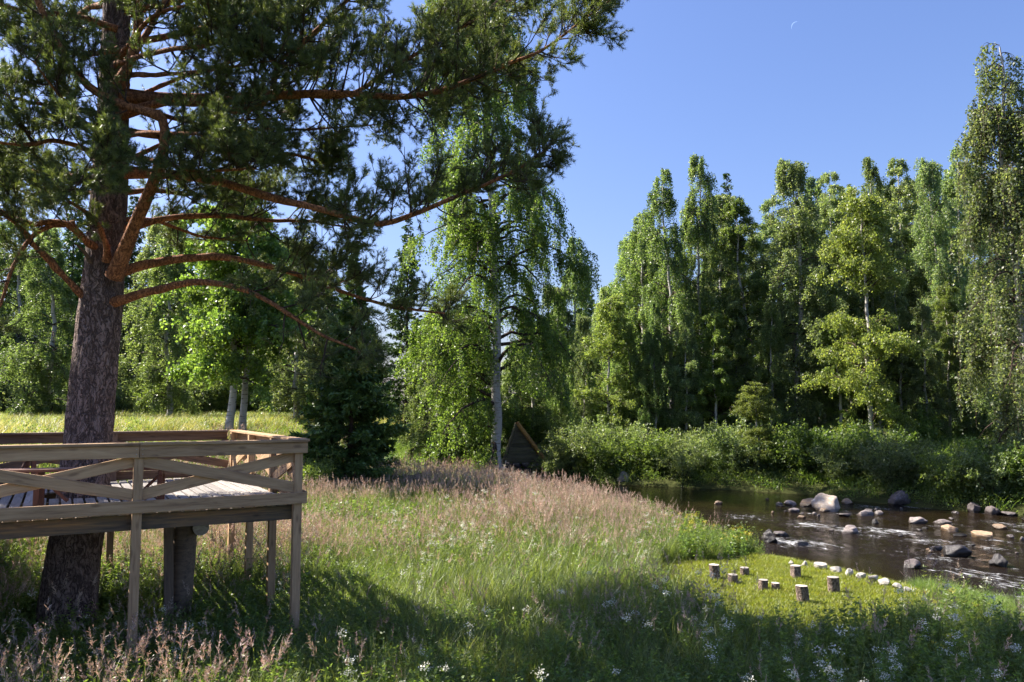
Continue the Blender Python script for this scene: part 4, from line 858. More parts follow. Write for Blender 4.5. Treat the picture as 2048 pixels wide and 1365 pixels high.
# wood behind the far bank
rw = random.Random(8)
for i in range(30):
    px = 1180 + i * 31 + rw.uniform(-12, 12); Y = rw.uniform(56, 76); topy = rw.uniform(440, 560) + (90 if px < 1290 else 0)
    q = at(px, 860, Y); loc = (q[0], q[1], hz(q[0], q[1]) - 0.05); top = at(px, topy, Y)[2]
    if i % 3 == 0: tree('spruce_tree', SPR[i % 2], loc, 'dark spruce in the wood behind the far bank birches', group='spruces deep in the far bank wood', rz=i, scale=(1.1, 1.1, (top - loc[2]) / 14.0))
    else: tree('birch_tree', BV[i % 5], loc, 'thin birch in the dark wood behind the far bank front row', group='birches deep in the far bank wood', rz=i, scale=(0.95, 0.95, (top - loc[2]) / 16.0))
# wood across the field on the left
LW = [(20, 500, 52, 0), (75, 530, 56, 1), (130, 470, 60, 's'), (250, 480, 62, 's'), (300, 520, 58, 1), (345, 500, 66, 's'), (420, 500, 64, 3), (520, 540, 60, 's'), (565, 560, 62, 1), (605, 540, 66, 's'), (-40, 460, 58, 's'), (-90, 480, 54, 4), (190, 520, 64, 4), (740, 640, 66, 's'), (690, 600, 70, 4), (870, 620, 60, 1), (930, 600, 64, 's'), (1060, 560, 58, 's'), (1110, 560, 62, 1), (-150, 470, 56, 0)]
for i, (px, ty, Y, vi) in enumerate(LW):
    q = at(px, 840, Y); loc = (q[0], q[1], hz(q[0], q[1]) - 0.05); ty -= 90 if px < 640 else 0; top = at(px, ty, Y)[2]
    if vi == 's': tree('spruce_tree', SPR[i % 2], loc, 'dark spruce in the wood across the field behind the deck' if px < 640 else 'dark spruce in the wood behind the weeping birch', group='spruces across the field' if px < 640 else 'spruces behind the weeping birch', rz=i, scale=(1.2, 1.2, (top - loc[2]) / 14.0))
    else: tree('birch_tree', BV[vi], loc, 'birch at the edge of the wood across the field behind the deck' if px < 640 else 'birch in the wood behind the weeping birch', group='birches across the field' if px < 640 else 'birches behind the weeping birch', rz=i * 2, scale=(1.15, 1.15, (top - loc[2]) / 16.0))

for i in range(16):
    px = -120 + i * 52 + rw.uniform(-15, 15); Y = rw.uniform(66, 80); q = at(px, 835, Y); loc = (q[0], q[1], hz(q[0], q[1]) - 0.05); top = at(px, rw.uniform(500, 600), Y)[2]
    if i % 2: tree('spruce_tree', SPR[i % 2], loc, 'far spruce deep in the wood across the field', group='spruces deep across the field', rz=i, scale=(1.5, 1.5, (top - loc[2]) / 14.0))
    else: tree('birch_tree', BV[i % 5], loc, 'far birch deep in the wood across the field', group='birches deep across the field', rz=i, scale=(1.4, 1.4, (top - loc[2]) / 16.0))
# ------------------------------------------------------------------ bushes
SH = [shrub('willow_a', 41, 2.2, 1.6, 11000, 0.085), shrub('willow_b', 42, 1.8, 1.3, 9000, 0.08), shrub('shrub_a', 43, 1.8, 1.3, 10000, 0.08, 'shrub_leaf', asp=0.65), shrub('shrub_b', 44, 1.3, 1.1, 8000, 0.075, 'shrub_leaf', asp=0.65)]
BU = [(1135, 955, 39.5, 0, 1.0, 'grey green willow bush beside the hut roof'), (1195, 958, 39.3, 0, 1.15, 'grey green willow bush second along the far waterline from the hut'),
      (1262, 955, 39.0, 1, 1.3, 'willow bush behind the grey boulder at the far waterline'), (1335, 960, 38.0, 0, 0.95, 'pale willow bush between the boulder and the pair of weeping birches'),
      (1395, 962, 37.4, 1, 1.1, 'willow bush at the waterline below the weeping pair'), (1455, 965, 36.8, 0, 0.95, 'willow bush left of the small young tree'),
      (1580, 965, 36.2, 2, 1.1, 'green bush at the foot of the thick white birch trunk'), (1685, 985, 33.3, 2, 1.15, 'bright bush left of the pale boulder bank'),
      (1740, 985, 32.8, 2, 1.3, 'bright leafy bush behind the dark round boulder'), (1650, 975, 35.0, 3, 1.2, 'low bush half shaded behind the pale boulder'),
      (1860, 1000, 30.6, 3, 1.0, 'low bush beyond the dark round boulder'), (1930, 1005, 30.0, 1, 0.8, 'low willow bush above the paired dark boulders'),
      (1990, 1005, 29.0, 2, 1.0, 'green bush above the last dark boulder'), (2040, 1010, 28.0, 2, 1.0, 'green bush under the weeping birch at the right edge'),
      (905, 935, 37.5, 2, 1.3, 'dark green bush left of the weeping birch trunk'), (935, 940, 37.0, 2, 1.25, 'bush close against the weeping birch trunk'), 
      (640, 965, 29.0, 3, 1.2, 'leafy bush between the deck corner and the dark spruce'), (615, 920, 27.0, 2, 0.8, 'bush directly behind the deck corner post'),
      (1280, 1000, 27.5, 3, 0.55, 'small sapling sprouting from the pink grass by the water'), (1102, 945, 38.9, 0, 0.62, 'willow bush crowding the foot of the hut roof'), (1060, 870, 44, 2, 1.6, 'leafy bush growing over the ridge of the hut'),
      (60, 830, 50, 1, 1.9, 'grey bush at the field edge left of the pine trunk'), (390, 830, 52, 1, 1.7, 'grey willow bush at the field edge beside the twin birches'), (330, 832, 52, 2, 1.6, 'bush at the field edge right of the pine trunk'), (560, 840, 50, 2, 1.5, 'bush at the field edge left of the dark spruce'),
      (1560, 905, 41, 3, 1.2, 'low bush in the shade under the thick white birch trunk'), (1480, 905, 41, 3, 1.3, 'low bush in the shade under the leafy birch'), (1830, 935, 38, 3, 1.3, 'low shaded bush by the dark hollow')]
for i, (px, py, Y, vi, sc, lab) in enumerate(BU):
    q = at(px, py, Y); bush('willow_bush' if vi < 2 else 'leafy_bush', SH[vi], (q[0], q[1], hz(q[0], q[1]) - 0.03), lab, rz=i * 1.3, scale=sc)

for i in range(34):
    k = i / 33.0; fx = np.interp(k, np.linspace(0, 1, 8), [2.6, 5.2, 8.3, 10.2, 12.2, 13.6, 15.6, 18.5]); fy = np.interp(fx, FAR[::-1, 0][5:], FAR[::-1, 1][5:]) if False else float(np.interp(fx, [1.9, 5.2, 8.3, 10.2, 12.0, 12.9, 14.0, 15.3, 16.9, 22], [38.7, 36.8, 35.2, 34.1, 32.8, 30.5, 29.3, 27.8, 26.3, 20]))
    o_ = rw.uniform(0.7, 3.2); x_, y_ = fx + 0.55 * o_, fy + 0.85 * o_; v_ = i % 4
    bush('willow_bush' if v_ < 2 else 'leafy_bush', SH[v_], (x_, y_, hz(x_, y_) - 0.03), 'bush in the dense scrub along the far waterline', group='scrub along the far waterline', rz=i * 2.3, scale=rw.uniform(0.55, 1.05) if i % 3 else rw.uniform(0.9, 1.3))
for i in range(22):
    px = -130 + i * 40 + rw.uniform(-14, 14); Y = rw.uniform(53, 60); q = at(px, 835, Y)
    bush('leafy_bush', SH[i % 4], (q[0], q[1], hz(q[0], q[1]) - 0.03), 'bush in the scrub belt at the far edge of the field', group='scrub belt across the field', rz=i * 1.9, scale=rw.uniform(1.5, 2.3))
# ------------------------------------------------------------------ rocks
bm = bmesh.new(); bmesh.ops.create_icosphere(bm, subdivisions=4, radius=1.0); ICO_V = np.array([v.co[:] for v in bm.verts]); ICO_F = np.array([[v.index for v in f.verts] for f in bm.faces]); bm.free()
def rock_shape(seed, cuts=13):
    rng = np.random.default_rng(seed); V = ICO_V.copy()
    V *= (1 + 0.16 * sum(np.sin(V @ rng.normal(0, 1.6, 3) + rng.uniform(0, 6)) for _ in range(4)) / 2)[:, None]
    for _ in range(cuts):
        n = nrm(rng.normal(0, 1, 3)); d = rng.uniform(0.5, 0.82); ex = np.maximum(V @ n - d, 0); V -= ex[:, None] * n * 0.97
    V *= (1 + 0.035 * sum(np.sin(V @ rng.normal(0, 8, 3) + rng.uniform(0, 6)) for _ in range(5)) / 2)[:, None]
    V /= np.abs(V).max(0); return V
RS = [rock_shape(100 + i, 11 + i % 6) for i in range(10)]
_rk = {}
def rock(px, py, wpx, hpx, mat, label, group=None, shape=0, base=None, name='river_rock', rz=0.0, cat='rock', dz=0.0):
    if base is None: p = atz(px, py, 0.0)
    else: p = base
    Y = p[1]; w = wpx / F * Y / 2; h = hpx / F * Y
    key = (shape, mat)
    if key not in _rk: _rk[key] = make_mesh('rock', [(RS[shape], ICO_F, 0, None)], [M[mat]])
    o = bpy.data.objects.new(name, _rk[key]); link(o); tag(o, label, cat, group)
    o.location = (p[0], p[1], p[2] + h * 0.2 + dz); o.scale = (w, w * 0.85, h * 0.7); o.rotation_euler = (0, 0, rz)
    return o
for i, (px, py, w, h, mt, lab, sh) in enumerate(RK):
    rock(px, py, w, h, mt, lab, 'rocks in the river', sh, rz=(i * 0.9) % 6.28 if i not in (0, 12) else (2.6 if i == 0 else 0.4))
rs = random.Random(3)
for i in range(30):
    px, py = rs.uniform(1540, 2060), rs.uniform(1004, 1110)
    if py > 1040 + (px - 1540) * 0.2: py = 1012 + rs.uniform(0, 25)
    rock(px, py, rs.uniform(7, 18), rs.uniform(2.5, 6), rs.choice(['rock_grey', 'rock_tan', 'rock_dark', 'rock_wet']), 'little low stone just breaking the surface of the river', 'little low stones in the river', i % 10, rz=i)
for i in range(46):                                                     # stones along the far waterline
    k = rs.uniform(0, 1); px = 1070 + 230 * k if i < 28 else rs.uniform(1380, 2048)
    yy = np.interp(px, [1000, 1100, 1250, 1400, 1500, 1600, 1700, 1790, 1900, 2048], [952, 960, 967, 974, 979, 985, 999, 1007, 1017, 1029])
    rock(px, yy + rs.uniform(-2.5, 1.5), rs.uniform(10, 24), rs.uniform(5, 11), rs.choice(['rock_dark', 'rock_grey', 'rock_dark']), 'small dark stone in the line along the far waterline beside the hut' if i < 28 else 'small dark stone at the foot of the far bank bushes', 'stones by the hut' if i < 28 else 'stones under the far bank bushes', i % 10, rz=i, name='shore_stone', cat='stone')
WS = [(1584, 1134, 11, 6), (1610, 1136, 15, 7), (1640, 1141, 27, 8), (1674, 1148, 20, 9), (1700, 1154, 19, 10), (1722, 1159, 18, 8), (1746, 1166, 21, 9), (1767, 1174, 27, 10), (1794, 1181, 19, 9), (1813, 1188, 15, 8)]
WL = ['smallest white edging stone, farthest in the row beside the clearing', 'white edging stone second from the far end of the row', 'longest flat white edging stone in the row', 'white edging stone after the longest one', 'white edging stone fifth from the far end', 'white edging stone behind the peeling log stool', 'white edging stone fourth from the near end', 'broad white edging stone third from the near end', 'white edging stone second from the near end', 'white edging stone at the near end of the row']
for i, ((px, py, w, h), lab) in enumerate(zip(WS, WL)):
    h *= 1.25; w *= 1.1
    q = on(px, py); rock(px, py, w, h, 'rock_white', lab, 'white edging stones', (i * 3) % 10, base=q, dz=0.05, name='edging_stone', rz=i * 1.1, cat='stone')

# ------------------------------------------------------------------ log stools
def stool(px, ytop, ybase, wpx, label, seed, bark=True, name='log_stool'):
    q = on(px, ybase); Y = q[1]; r = 0.88 * wpx / F * Y / 2; h = 0.88 * (ybase - ytop) / F * Y + 0.03
    o = empty(name, (q[0], q[1], q[2])); tag(o, label, 'log stool', 'log stools in the clearing')
    rng = np.random.default_rng(seed); sides = 28; zs = np.concatenate([[-0.06], np.linspace(0, h, 9)])
    th = np.linspace(0, 6.283, sides, endpoint=False); rr = r * (1 + 0.05 * np.sin(th * 2 + seed) + 0.03 * np.sin(th * 5 + seed * 2) + 0.03 * np.sin(th * 11))
    V = np.stack([np.outer(rr[None, :].repeat(len(zs), 0).ravel() * 0 + 1, [1])[:, 0] * (np.tile(rr, len(zs)) * np.tile(np.cos(th), len(zs))) , np.tile(rr, len(zs)) * np.tile(np.sin(th), len(zs)), np.repeat(zs, sides)], -1)
    tilt = rng.normal(0, 0.08, 2); V[:, 0] += V[:, 2] * tilt[0]; V[:, 1] += V[:, 2] * tilt[1]
    i = np.arange(len(zs) - 1)[:, None]; j = np.arange(sides)[None]; j2 = (j + 1) % sides
    Fq = np.stack([i * sides + j, i * sides + j2, (i + 1) * sides + j2, (i + 1) * sides + j], -1).reshape(-1, 4)
    mesh_obj('bark', [(V, Fq, 0, None)], [M['stump_bark']], o)
    ring = V[-sides:]; c = ring.mean(0); rings = [c + (ring - c) * k + np.array([0, 0, 0.004 + 0.006 * (1 - k)]) for k in (0.985, 0.6, 0.25)]
    VV = np.concatenate(rings + [c[None] + [0, 0, 0.012]]); F1 = np.concatenate([np.stack([a * sides + j[0], a * sides + j2[0], (a + 1) * sides + j2[0], (a + 1) * sides + j[0]], -1) for a in (0, 1)])
    F3 = np.stack([2 * sides + j[0], 2 * sides + j2[0], np.full(sides, 3 * sides)], -1)
    mesh_obj('cut_face', [(VV, F1, 0, None), (VV, F3, 0, None)], [M['stump_wood']], o)
ST_ = [(1431, 1131, 1160, 22, 'tallest bark covered log stool at the far left of the clearing'), (1466, 1152, 1170, 22, 'low log stool in front of the tallest one'), (1490, 1138, 1154, 20, 'log stool behind the low one, half hidden by grass'),
       (1592, 1135, 1159, 23, 'log stool standing alone at the back of the clearing by the white stones'), (1668, 1157, 1188, 25, 'log stool with split peeling bark nearest the white stones'), (1607, 1174, 1208, 25, 'nearest log stool rising from white flowers'), (1526, 1163, 1182, 20, 'grey topped log stool in the middle of the clearing'), (1552, 1170, 1182, 18, 'lowest log stool beside the grey topped one')]
for i, a in enumerate(ST_): stool(*a, seed=60 + i)
stool(1388, 996, 1022, 16, 'weathered grey stump standing in flowers at the near bank', 80, name='tree_stump')
bpy.data.objects['tree_stump']['category'] = 'stump'; bpy.data.objects['tree_stump']['group'] = 'stump by the water'

# ------------------------------------------------------------------ old stone and timber hut
hl = at(1008, 948, 39.6); hr = at(1096, 948, 39.6); hxm, hy = (hl[0] + hr[0]) / 2, 39.6
hg = 0.1; apex = at(1034, 850, 39.6); wid = hr[0] - hl[0]
hut = empty('stone_hut', (hxm, hy, hg)); tag(hut, 'triangular gabled timber hut on stone base beside the weeping birch trunk', 'hut')
HO = np.array(hut.location)
zb = at(1050, 925, 39.6)[2]
rng = np.random.default_rng(4)
for row in range(3):                                    # stone base
    x = hl[0]; z = hg + row * (zb - hg) / 3
    while x < hr[0]:
        w = rng.uniform(0.3, 0.6); hh = (zb - hg) / 3
        o = bpy.data.objects.new('stone', _rk.setdefault((row + 3, 'rock_dark'), make_mesh('rock', [(RS[row + 3], ICO_F, 0, None)], [M['rock_dark']]))); link(o, hut)
        o.location = (x + w / 2 - HO[0], rng.uniform(-0.05, 0.08), z + hh / 2 - HO[2]); o.scale = (w * 0.56, 0.4, hh * 0.62); o.rotation_euler = (0, 0, rng.choice([0, 3.14])); x += w
        x += 0.0
nb_ = 10
for i in range(nb_):                                    # gable boards
    z = zb + (apex[2] - zb) * i / nb_; f = i / nb_; f2 = (i + 1) / nb_
    la = hl[0] + 0.1 + (apex[0] - hl[0] - 0.1) * f; ra = hr[0] - 0.35 + (apex[0] - hr[0] + 0.35) * f
    hh = (apex[2] - zb) / nb_
    board('gable_board', (la, hy - 0.12 + rng.uniform(-.012, .012), z + hh / 2), (max(ra, la + 0.06), hy - 0.12 + rng.uniform(-.012, .012), z + hh / 2), 0.05, hh * 0.96, hut, 'old_plank', org=HO)
for i in range(9):                                      # roof poles of orange rotten wood on the right, running down the slope
    yy = hy - 0.3 + i * 0.3
    a = np.array([apex[0] + rng.uniform(-.02, .05), yy, apex[2] + 0.08]); b_ = np.array([hr[0] + 0.05 + rng.uniform(-.05, .12), yy, zb - 0.28])
    P = smooth_path([a, (a + b_) / 2 + rng.normal(0, .015, 3), b_], 8); V, Fq = tubes(P, np.full(8, rng.uniform(0.075, 0.1)), 9)
    mesh_obj('roof_pole', [(V - HO, Fq, 0, None)], [M['orange_log']], hut)
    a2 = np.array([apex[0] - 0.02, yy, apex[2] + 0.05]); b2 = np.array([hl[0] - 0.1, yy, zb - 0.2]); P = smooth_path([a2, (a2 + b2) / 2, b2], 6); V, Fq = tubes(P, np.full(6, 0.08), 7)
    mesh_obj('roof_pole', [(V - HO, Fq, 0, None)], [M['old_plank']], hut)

# ------------------------------------------------------------------ moon
d = nrm(ray(1592, 53)); mp = CAM + d * 4000
a = np.linspace(-1.25, 1.25, 25); R0 = 7.6 / F * 4000
lit = nrm(np.array([-0.72, 0.69])); perp = np.array([lit[1], -lit[0]])
outer = np.stack([np.cos(a)[:, None] * lit + np.sin(a)[:, None] * perp], 0)[0] * R0
inner = (np.cos(a)[:, None] * 0.9 * lit + np.sin(a)[:, None] * perp) * R0
rt = nrm(np.cross(d, [0, 0, 1.0])); u2 = np.cross(rt, d)
rim = lambda p, bulge: mp + p[:, :1] * rt + p[:, 1:] * u2 + d * bulge
V = np.concatenate([rim(outer, 0.0), rim((outer + inner) / 2, -2.0), rim(inner, -3.0)]); n = len(a); i = np.arange(n - 1)
Fq = np.concatenate([np.stack([i, i + 1, i + n + 1, i + n], -1), np.stack([i + n, i + n + 1, i + 2 * n + 1, i + 2 * n], -1)])
mm, nt, b = nmat('moon_light'); nt.nodes.remove(b); e = nt.nodes.new('ShaderNodeEmission'); e.inputs[0].default_value = (0.42, 0.6, 1.0, 1); e.inputs[1].default_value = 0.55
nt.links.new(e.outputs[0], nt.nodes['Material Output'].inputs[0])
tag(mesh_obj('moon', [(V, Fq, 0, None)], [mm]), 'thin pale crescent moon in the blue sky', 'moon')

# ------------------------------------------------------------------ ground plants (scattered stuff)
def blade(rng, n, h, w, spread, curve, seg=3, base=0.06):
    """n curved tapering blades -> V,F,v"""
    az = rng.uniform(0, 6.283, n); b = rng.normal(0, base, (n, 2)); H = h * rng.uniform(0.55, 1.1, n); s = np.linspace(0, 1, seg + 1)
    o = np.stack([np.cos(az), np.sin(az)], -1); lean = spread * rng.uniform(0.3, 1.2, n); cv = curve * rng.uniform(0.2, 1.3, n)
    P = np.zeros((n, seg + 1, 3)); P[:, :, :2] = b[:, None] + o[:, None] * (H[:, None] * (lean[:, None] * s + cv[:, None] * s ** 2.5))[..., None]
    P[:, :, 2] = H[:, None] * (s - 0.35 * cv[:, None] * s ** 3)
    sd = np.stack([-np.sin(az), np.cos(az), np.zeros(n)], -1); rot = rng.uniform(-0.9, 0.9, n)
    sd = nrm(sd * np.cos(rot)[:, None] + np.stack([np.cos(az), np.sin(az), np.zeros(n)], -1) * np.sin(rot)[:, None])
    ww = w * np.array([0.7, 1.0, 0.75, 0.08])[:seg + 1] if seg == 3 else w * np.linspace(1, 0.08, seg + 1)
    V = np.stack([P - sd[:, None] * ww[None, :, None] / 2, P + sd[:, None] * ww[None, :, None] / 2], 2).reshape(-1, 3)
    k = np.arange(n)[:, None] * (seg + 1) * 2 + np.arange(seg)[None] * 2; k = k.ravel()
    Fq = np.stack([k, k + 1, k + 3, k + 2], -1)
    return V, Fq, np.repeat(np.clip(rng.normal(0.5, 0.22, n), 0, 1), (seg + 1) * 2), P
def src_grass(col, seed, h, n=22, w=0.007, mat='grass', spread=0.2, curve=0.35, base=0.07):
    rng = np.random.default_rng(seed); V, Fq, v, _ = blade(rng, n, h, w, spread, curve, base=base); return src(col, 'tuft', [(V, Fq, 0, v)], [M[mat]])
def src_panicle(col, seed, h, n=6, blades=16):
    rng = np.random.default_rng(seed)
    V, Fq, v, _ = blade(rng, blades, h * 0.62, 0.007, 0.2, 0.4)
    V2, F2, v2, P = blade(rng, n, h, 0.0035, 0.12, 0.16, base=0.09)
    tip = P[:, 3]; dirt = nrm(P[:, 3] - P[:, 2] * 1.0); K = 30; u_ = rng.uniform(0, 1, (n, K)); pl = 0.19
    B = tip[:, None] - dirt[:, None] * (pl * (1 - u_))[..., None] + dirt[:, None] * 0.0
    D = nrm(dirt[:, None] * 0.9 + rng.normal(0, 0.42, (n, K, 3)) + np.array([0.1, 0, -0.05])).reshape(-1, 3)
    V3, F3 = leaves(rng, B.reshape(-1, 3), D, rng.uniform(0.03, 0.075, n * K) * (1.25 - u_.ravel()), 0.006)
    return src(col, 'tuft', [(V, Fq, 0, v), (V2, F2, 0, v2 * 0.4), (V3, F3, 1, np.repeat(np.clip(rng.normal(0.5, 0.22, n * K), 0, 1), 4))], [M['grass'], M['panicle']])
def src_forb(col, seed, h, n=5, flower=None, lm='shrub_leaf', leafl=0.085, heads=1):
    rng = np.random.default_rng(seed)
    V2, F2, v2, P = blade(rng, n, h, 0.006, 0.14, 0.08, base=0.1)
    K = 26; u_ = rng.uniform(0.12, 1.0, (n, K)); t = u_ * 3; i0 = np.minimum(t.astype(int), 2); f = (t - i0)[..., None]; ar = np.arange(n)[:, None]
    B = (P[ar, i0] * (1 - f) + P[ar, i0 + 1] * f).reshape(-1, 3); az = rng.uniform(0, 6.283, n * K)
    D = nrm(np.stack([np.cos(az), np.sin(az), rng.normal(0.35, 0.35, n * K)], -1)); L = leafl * rng.uniform(0.6, 1.3, n * K) * (1.25 - 0.6 * u_.ravel())
    V, Fq = leaves(rng, B, D, L, L * 0.36)
    parts = [(V2, F2, 0, v2 * 0.4), (V, Fq, 0, np.repeat(np.clip(rng.normal(0.5, 0.2, n * K), 0, 1), 4))]
    mats = [M[lm]]
    if flower:
        tip = P[:, 3]; NF = 44; c = np.repeat(tip, NF, 0) + rng.normal(0, 1, (n * NF, 3)) * np.array([0.03, 0.03, 0.02]) + [0, 0, 0.015]
        Vf, Ff = leaves(rng, c, nrm(rng.normal(0, 1, c.shape) + [0, 0, 0.5]), rng.uniform(0.012, 0.022, len(c)), 0.014)
        parts.append((Vf, Ff, 1, np.repeat(np.clip(rng.normal(0.6, 0.25, len(c)), 0, 1), 4))); mats.append(M[flower])
    return src(col, 'forb', parts, mats)
def src_cover(col, seed, h, r, nl, leaf, mat):
    rng = np.random.default_rng(seed); rr = r * np.sqrt(rng.random(nl)); az = rng.uniform(0, 6.283, nl); P = np.stack([rr * np.cos(az), rr * np.sin(az), h * rng.uniform(0.05, 1, nl) * (1 - 0.5 * (rr / r) ** 2)], -1)
    V, Fq = leaves(rng, P, nrm(rng.normal(0, 0.8, P.shape) + [0, 0, 0.2]), leaf * rng.uniform(0.6, 1.3, nl), leaf * 0.55)
    return src(col, 'cover', [(V, Fq, 0, np.repeat(np.clip(rng.normal(0.45, 0.2, nl), 0, 1), 4))], [M[mat]])
def samples(rng, x0, x1, y0, y1, n):
    return rng.uniform(x0, x1, n), rng.uniform(y0, y1, n)
def infrust(x, y, m=3.0): return np.abs(x) < 0.68 * y + m
CLEAR = np.array([on(px, py)[:2] for px, py in [(1300, 1160), (1320, 1128), (1480, 1120), (1590, 1116), (1660, 1122), (1760, 1146), (1860, 1194), (1890, 1240), (1760, 1290), (1600, 1300), (1450, 1270), (1330, 1210)]])
STRIP = np.array([on(px, py)[:2] for px, py in [(1560, 1116), (1640, 1106), (1760, 1126), (1900, 1160), (2048, 1200), (2048, 1290), (1940, 1245), (1850, 1192), (1760, 1148), (1650, 1124)]])
def near_ok(x, y):
    return (~inside(x, y, RIV)) & (seg_dist(x, y, NEAR) < seg_dist(x, y, FAR)) & (np.hypot(x - PINE[0], y - PINE[1]) > 0.7)

colA = bpy.data.collections.new('src_meadow')
for i in range(4): src_grass(colA, 200 + i, 0.75, 24)
for i in range(4): src_panicle(colA, 210 + i, 1.05)
for i in range(3): src_forb(colA, 220 + i, 0.75)
for i in range(2): src_forb(colA, 230 + i, 0.85, 3, 'petal')
src_forb(colA, 240, 0.6, 4, 'yellow_petal')
def cls(x, y):   # patchiness fields
    return wav(x, y, 0.7, 21), wav(x, y, 0.5, 22), wav(x, y, 1.6, 23)
rg = np.random.default_rng(99)
def meadow(kind, n, seed, label, idx, area, dens, scl, tilt=0.12, wind=(0, 0)):
    rng = np.random.default_rng(seed); x, y = samples(rng, *area, n)
    k = near_ok(x, y) & infrust(x, y) & ~inside(x, y, CLEAR) & ~inside(x, y, STRIP) & (rng.random(n) < dens(x, y)) & (terrace_d(x, y) > -2.5)
    x, y = x[k], y[k]; w = [0.0] * len(colA.objects)
    for i in idx: w[i] = 1.0
    s = scl(x, y) if callable(scl) else np.full(len(x), scl)
    s = s * (1 - 0.45 * sstep(1.2, 0.2, seg_dist(x, y, NEAR)))
    return scatter(kind, colA, x, y, s, label, 'grass' if 'grass' in kind else 'wildflowers', seed + 1, tilt=tilt, weights=w, wind=wind)
shade_forb = lambda x, y: np.clip(0.5 + 0.9 * wav(x, y, 0.7, 21), 0.05, 1)
AREA = (-10, 13, 4.5, 38)
meadow('meadow_grass', 30000, 300, 'tall green meadow grass filling the bank between deck and river', [0, 1, 2, 3], AREA, lambda x, y: np.where(y < 18, 0.85, 0.6), lambda x, y: 0.78 + 0.4 * wav(x, y, 0.6, 31))
pink = lambda x, y: np.clip(0.19 + 1.1 * wav(x, y, 0.55, 24) + 0.38 * sstep(12.5, 17, y) - 0.45 * sstep(12.5, 9.5, y) - 0.35 * sstep(2.5, 5.0, x) * sstep(24, 20, y), 0.03, 1)
meadow('reed_grass', 22000, 302, 'reed grass with pinkish plumes waving across the meadow', [4, 5, 6, 7], AREA, pink, lambda x, y: 0.88 + 0.3 * wav(x, y, 0.8, 32), tilt=0.1, wind=(0.05, 0.12))
meadow('leafy_wildflowers', 20000, 304, 'leafy green herbs growing among the meadow grass', [8, 9, 10], AREA, lambda x, y: np.clip(0.45 + 1.0 * wav(x, y, 0.7, 21) + 0.5 * sstep(13, 9.5, y) - 0.3 * sstep(16, 22, y), 0.05, 1), lambda x, y: 0.8 + 0.2 * wav(x, y, 0.7, 33))
meadow('meadowsweet', 3600, 306, 'white flowering meadowsweet scattered in the near meadow', [11, 12], AREA, lambda x, y: np.clip(0.05 + 1.0 * sstep(0.0, 0.5, wav(x, y, 0.8, 26)) * sstep(-3, 1, x) + 0.4 * sstep(0.5, 2.5, x) * sstep(13.5, 10, y) - 0.1 * sstep(22, 26, y), 0.0, 1), 0.9)
meadow('yellow_wildflowers', 500, 308, 'small yellow flowers by the near river bank', [13], (4, 10, 9, 24), lambda x, y: np.where(seg_dist(x, y, NEAR) < 1.5, 1.0, 0.15), 0.8)
# clearing lawn
colL = bpy.data.collections.new('src_lawn')
for i in range(3): src_grass(colL, 250 + i, 0.07, 26, 0.006, 'lawn', 0.6, 0.5, base=0.05)
rng = np.random.default_rng(5); x, y = samples(rng, CLEAR[:, 0].min(), CLEAR[:, 0].max(), CLEAR[:, 1].min(), CLEAR[:, 1].max(), 16000); k = inside(x, y, CLEAR)
scatter('lawn_grass', colL, x[k], y[k], 1.0, 'short yellow green mown grass in the clearing around the log stools', 'grass', 6, dz=-0.005)
# sedge strip
colS = bpy.data.collections.new('src_sedge')
for i in range(3): src_grass(colS, 260 + i, 0.45, 46, 0.007, 'sedge', 0.5, 0.7, base=0.05)
rng = np.random.default_rng(7); x, y = samples(rng, STRIP[:, 0].min(), STRIP[:, 0].max(), STRIP[:, 1].min(), STRIP[:, 1].max(), 5200); k = inside(x, y, STRIP) & ~inside(x, y, RIV) & ~inside(x, y, CLEAR)
scatter('bank_sedge', colS, x[k], y[k], 0.62, 'bright arching sedge along the near river bank', 'grass', 8)
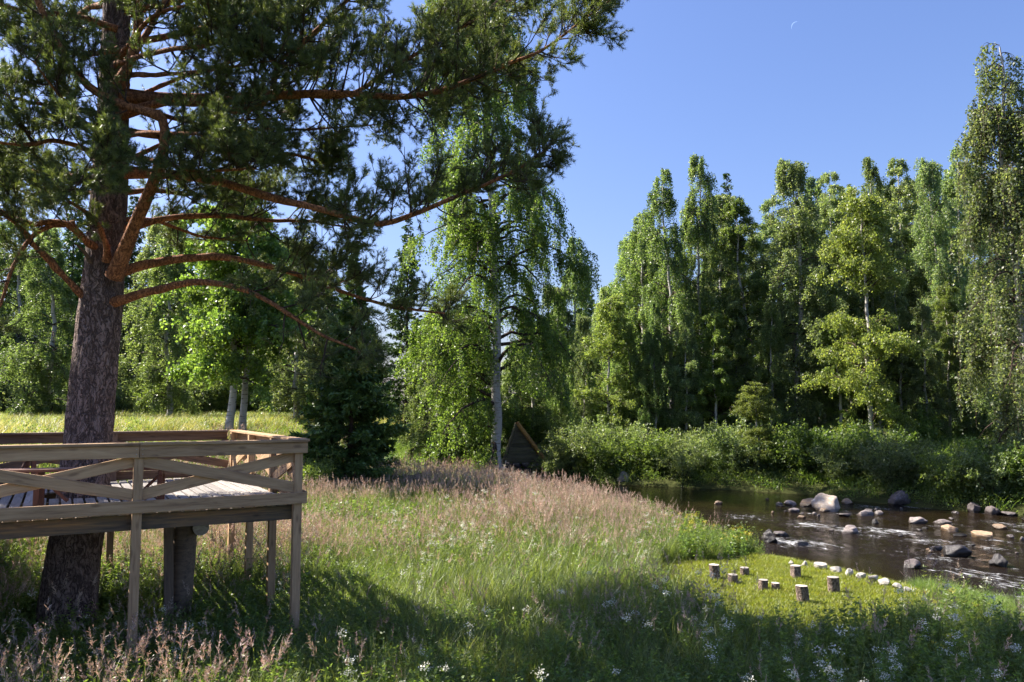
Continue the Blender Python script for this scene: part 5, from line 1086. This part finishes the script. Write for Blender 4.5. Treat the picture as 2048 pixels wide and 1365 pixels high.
# terrace field and slope
colF = bpy.data.collections.new('src_field')
for i in range(3): src_grass(colF, 270 + i, 0.6, 30, 0.012, 'hay', 0.3, 0.5, base=0.16)
for i in range(3): src_grass(colF, 274 + i, 0.7, 30, 0.012, 'grass', 0.3, 0.5, base=0.16)
for i in range(2): src_cover(colF, 277 + i, 0.6, 0.35, 90, 0.07, 'shrub_leaf')
rng = np.random.default_rng(9); x, y = samples(rng, -46, -3, 13, 62, 26000); td = terrace_d(x, y); k = infrust(x, y, 2) & (td < -2.0) & ~inside(x, y, RIV) & ((((np.stack([x, y], -1) - DC[:2]) @ VD[:2]) > DW + 0.1) | (((np.stack([x, y], -1) - DC[:2]) @ UD[:2]) > DL + .2))
scatter('field_grass', colF, x[k], y[k], 0.85, 'sunlit straw coloured grass on the field behind the deck', 'grass', 10, weights=[2, 2, 2, 1, 1, 1, 0.8, 0.8])
colG = bpy.data.collections.new('src_cover')
for i in range(3): src_cover(colG, 280 + i, 0.5, 0.42, 110, 0.07, 'shrub_leaf')
for i in range(2): src_grass(colG, 284 + i, 0.6, 34, 0.012, 'sedge', 0.35, 0.6, base=0.15)
rng = np.random.default_rng(11); x, y = samples(rng, -11, 0, 15, 48, 5200); td = terrace_d(x, y); k = (td > -3.2) & (td < 3.4 + wav(x, y, 0.5, 41)) & ~inside(x, y, RIV) & (y > 17)
scatter('slope_undergrowth', colG, x[k], y[k], 0.8, 'bright green undergrowth on the slope beside the dark spruce', 'undergrowth', 12, weights=[0.5, 0.5, 0.5, 1.6, 1.6])
rng = np.random.default_rng(13); x, y = samples(rng, -2, 48, 24, 75, 16000); k = infrust(x, y, 2) & ~inside(x, y, RIV) & (seg_dist(x, y, FAR) < seg_dist(x, y, NEAR)) & (seg_dist(x, y, FAR) > 0.15)
scatter('bank_undergrowth', colG, x[k], y[k], 1.0, 'low leafy undergrowth covering the far bank under the trees', 'undergrowth', 14, weights=[1, 1, 1, 0.25, 0.25])
rng = np.random.default_rng(15); x, y = samples(rng, -11, -1.5, 9, 22, 3600); k = near_ok(x, y) & infrust(x, y)
scatter('deck_undergrowth', colG, x[k], y[k], 0.7, 'leafy undergrowth in the shade beneath the deck', 'undergrowth', 16, weights=[1, 1, 1, 0.1, 0.1])
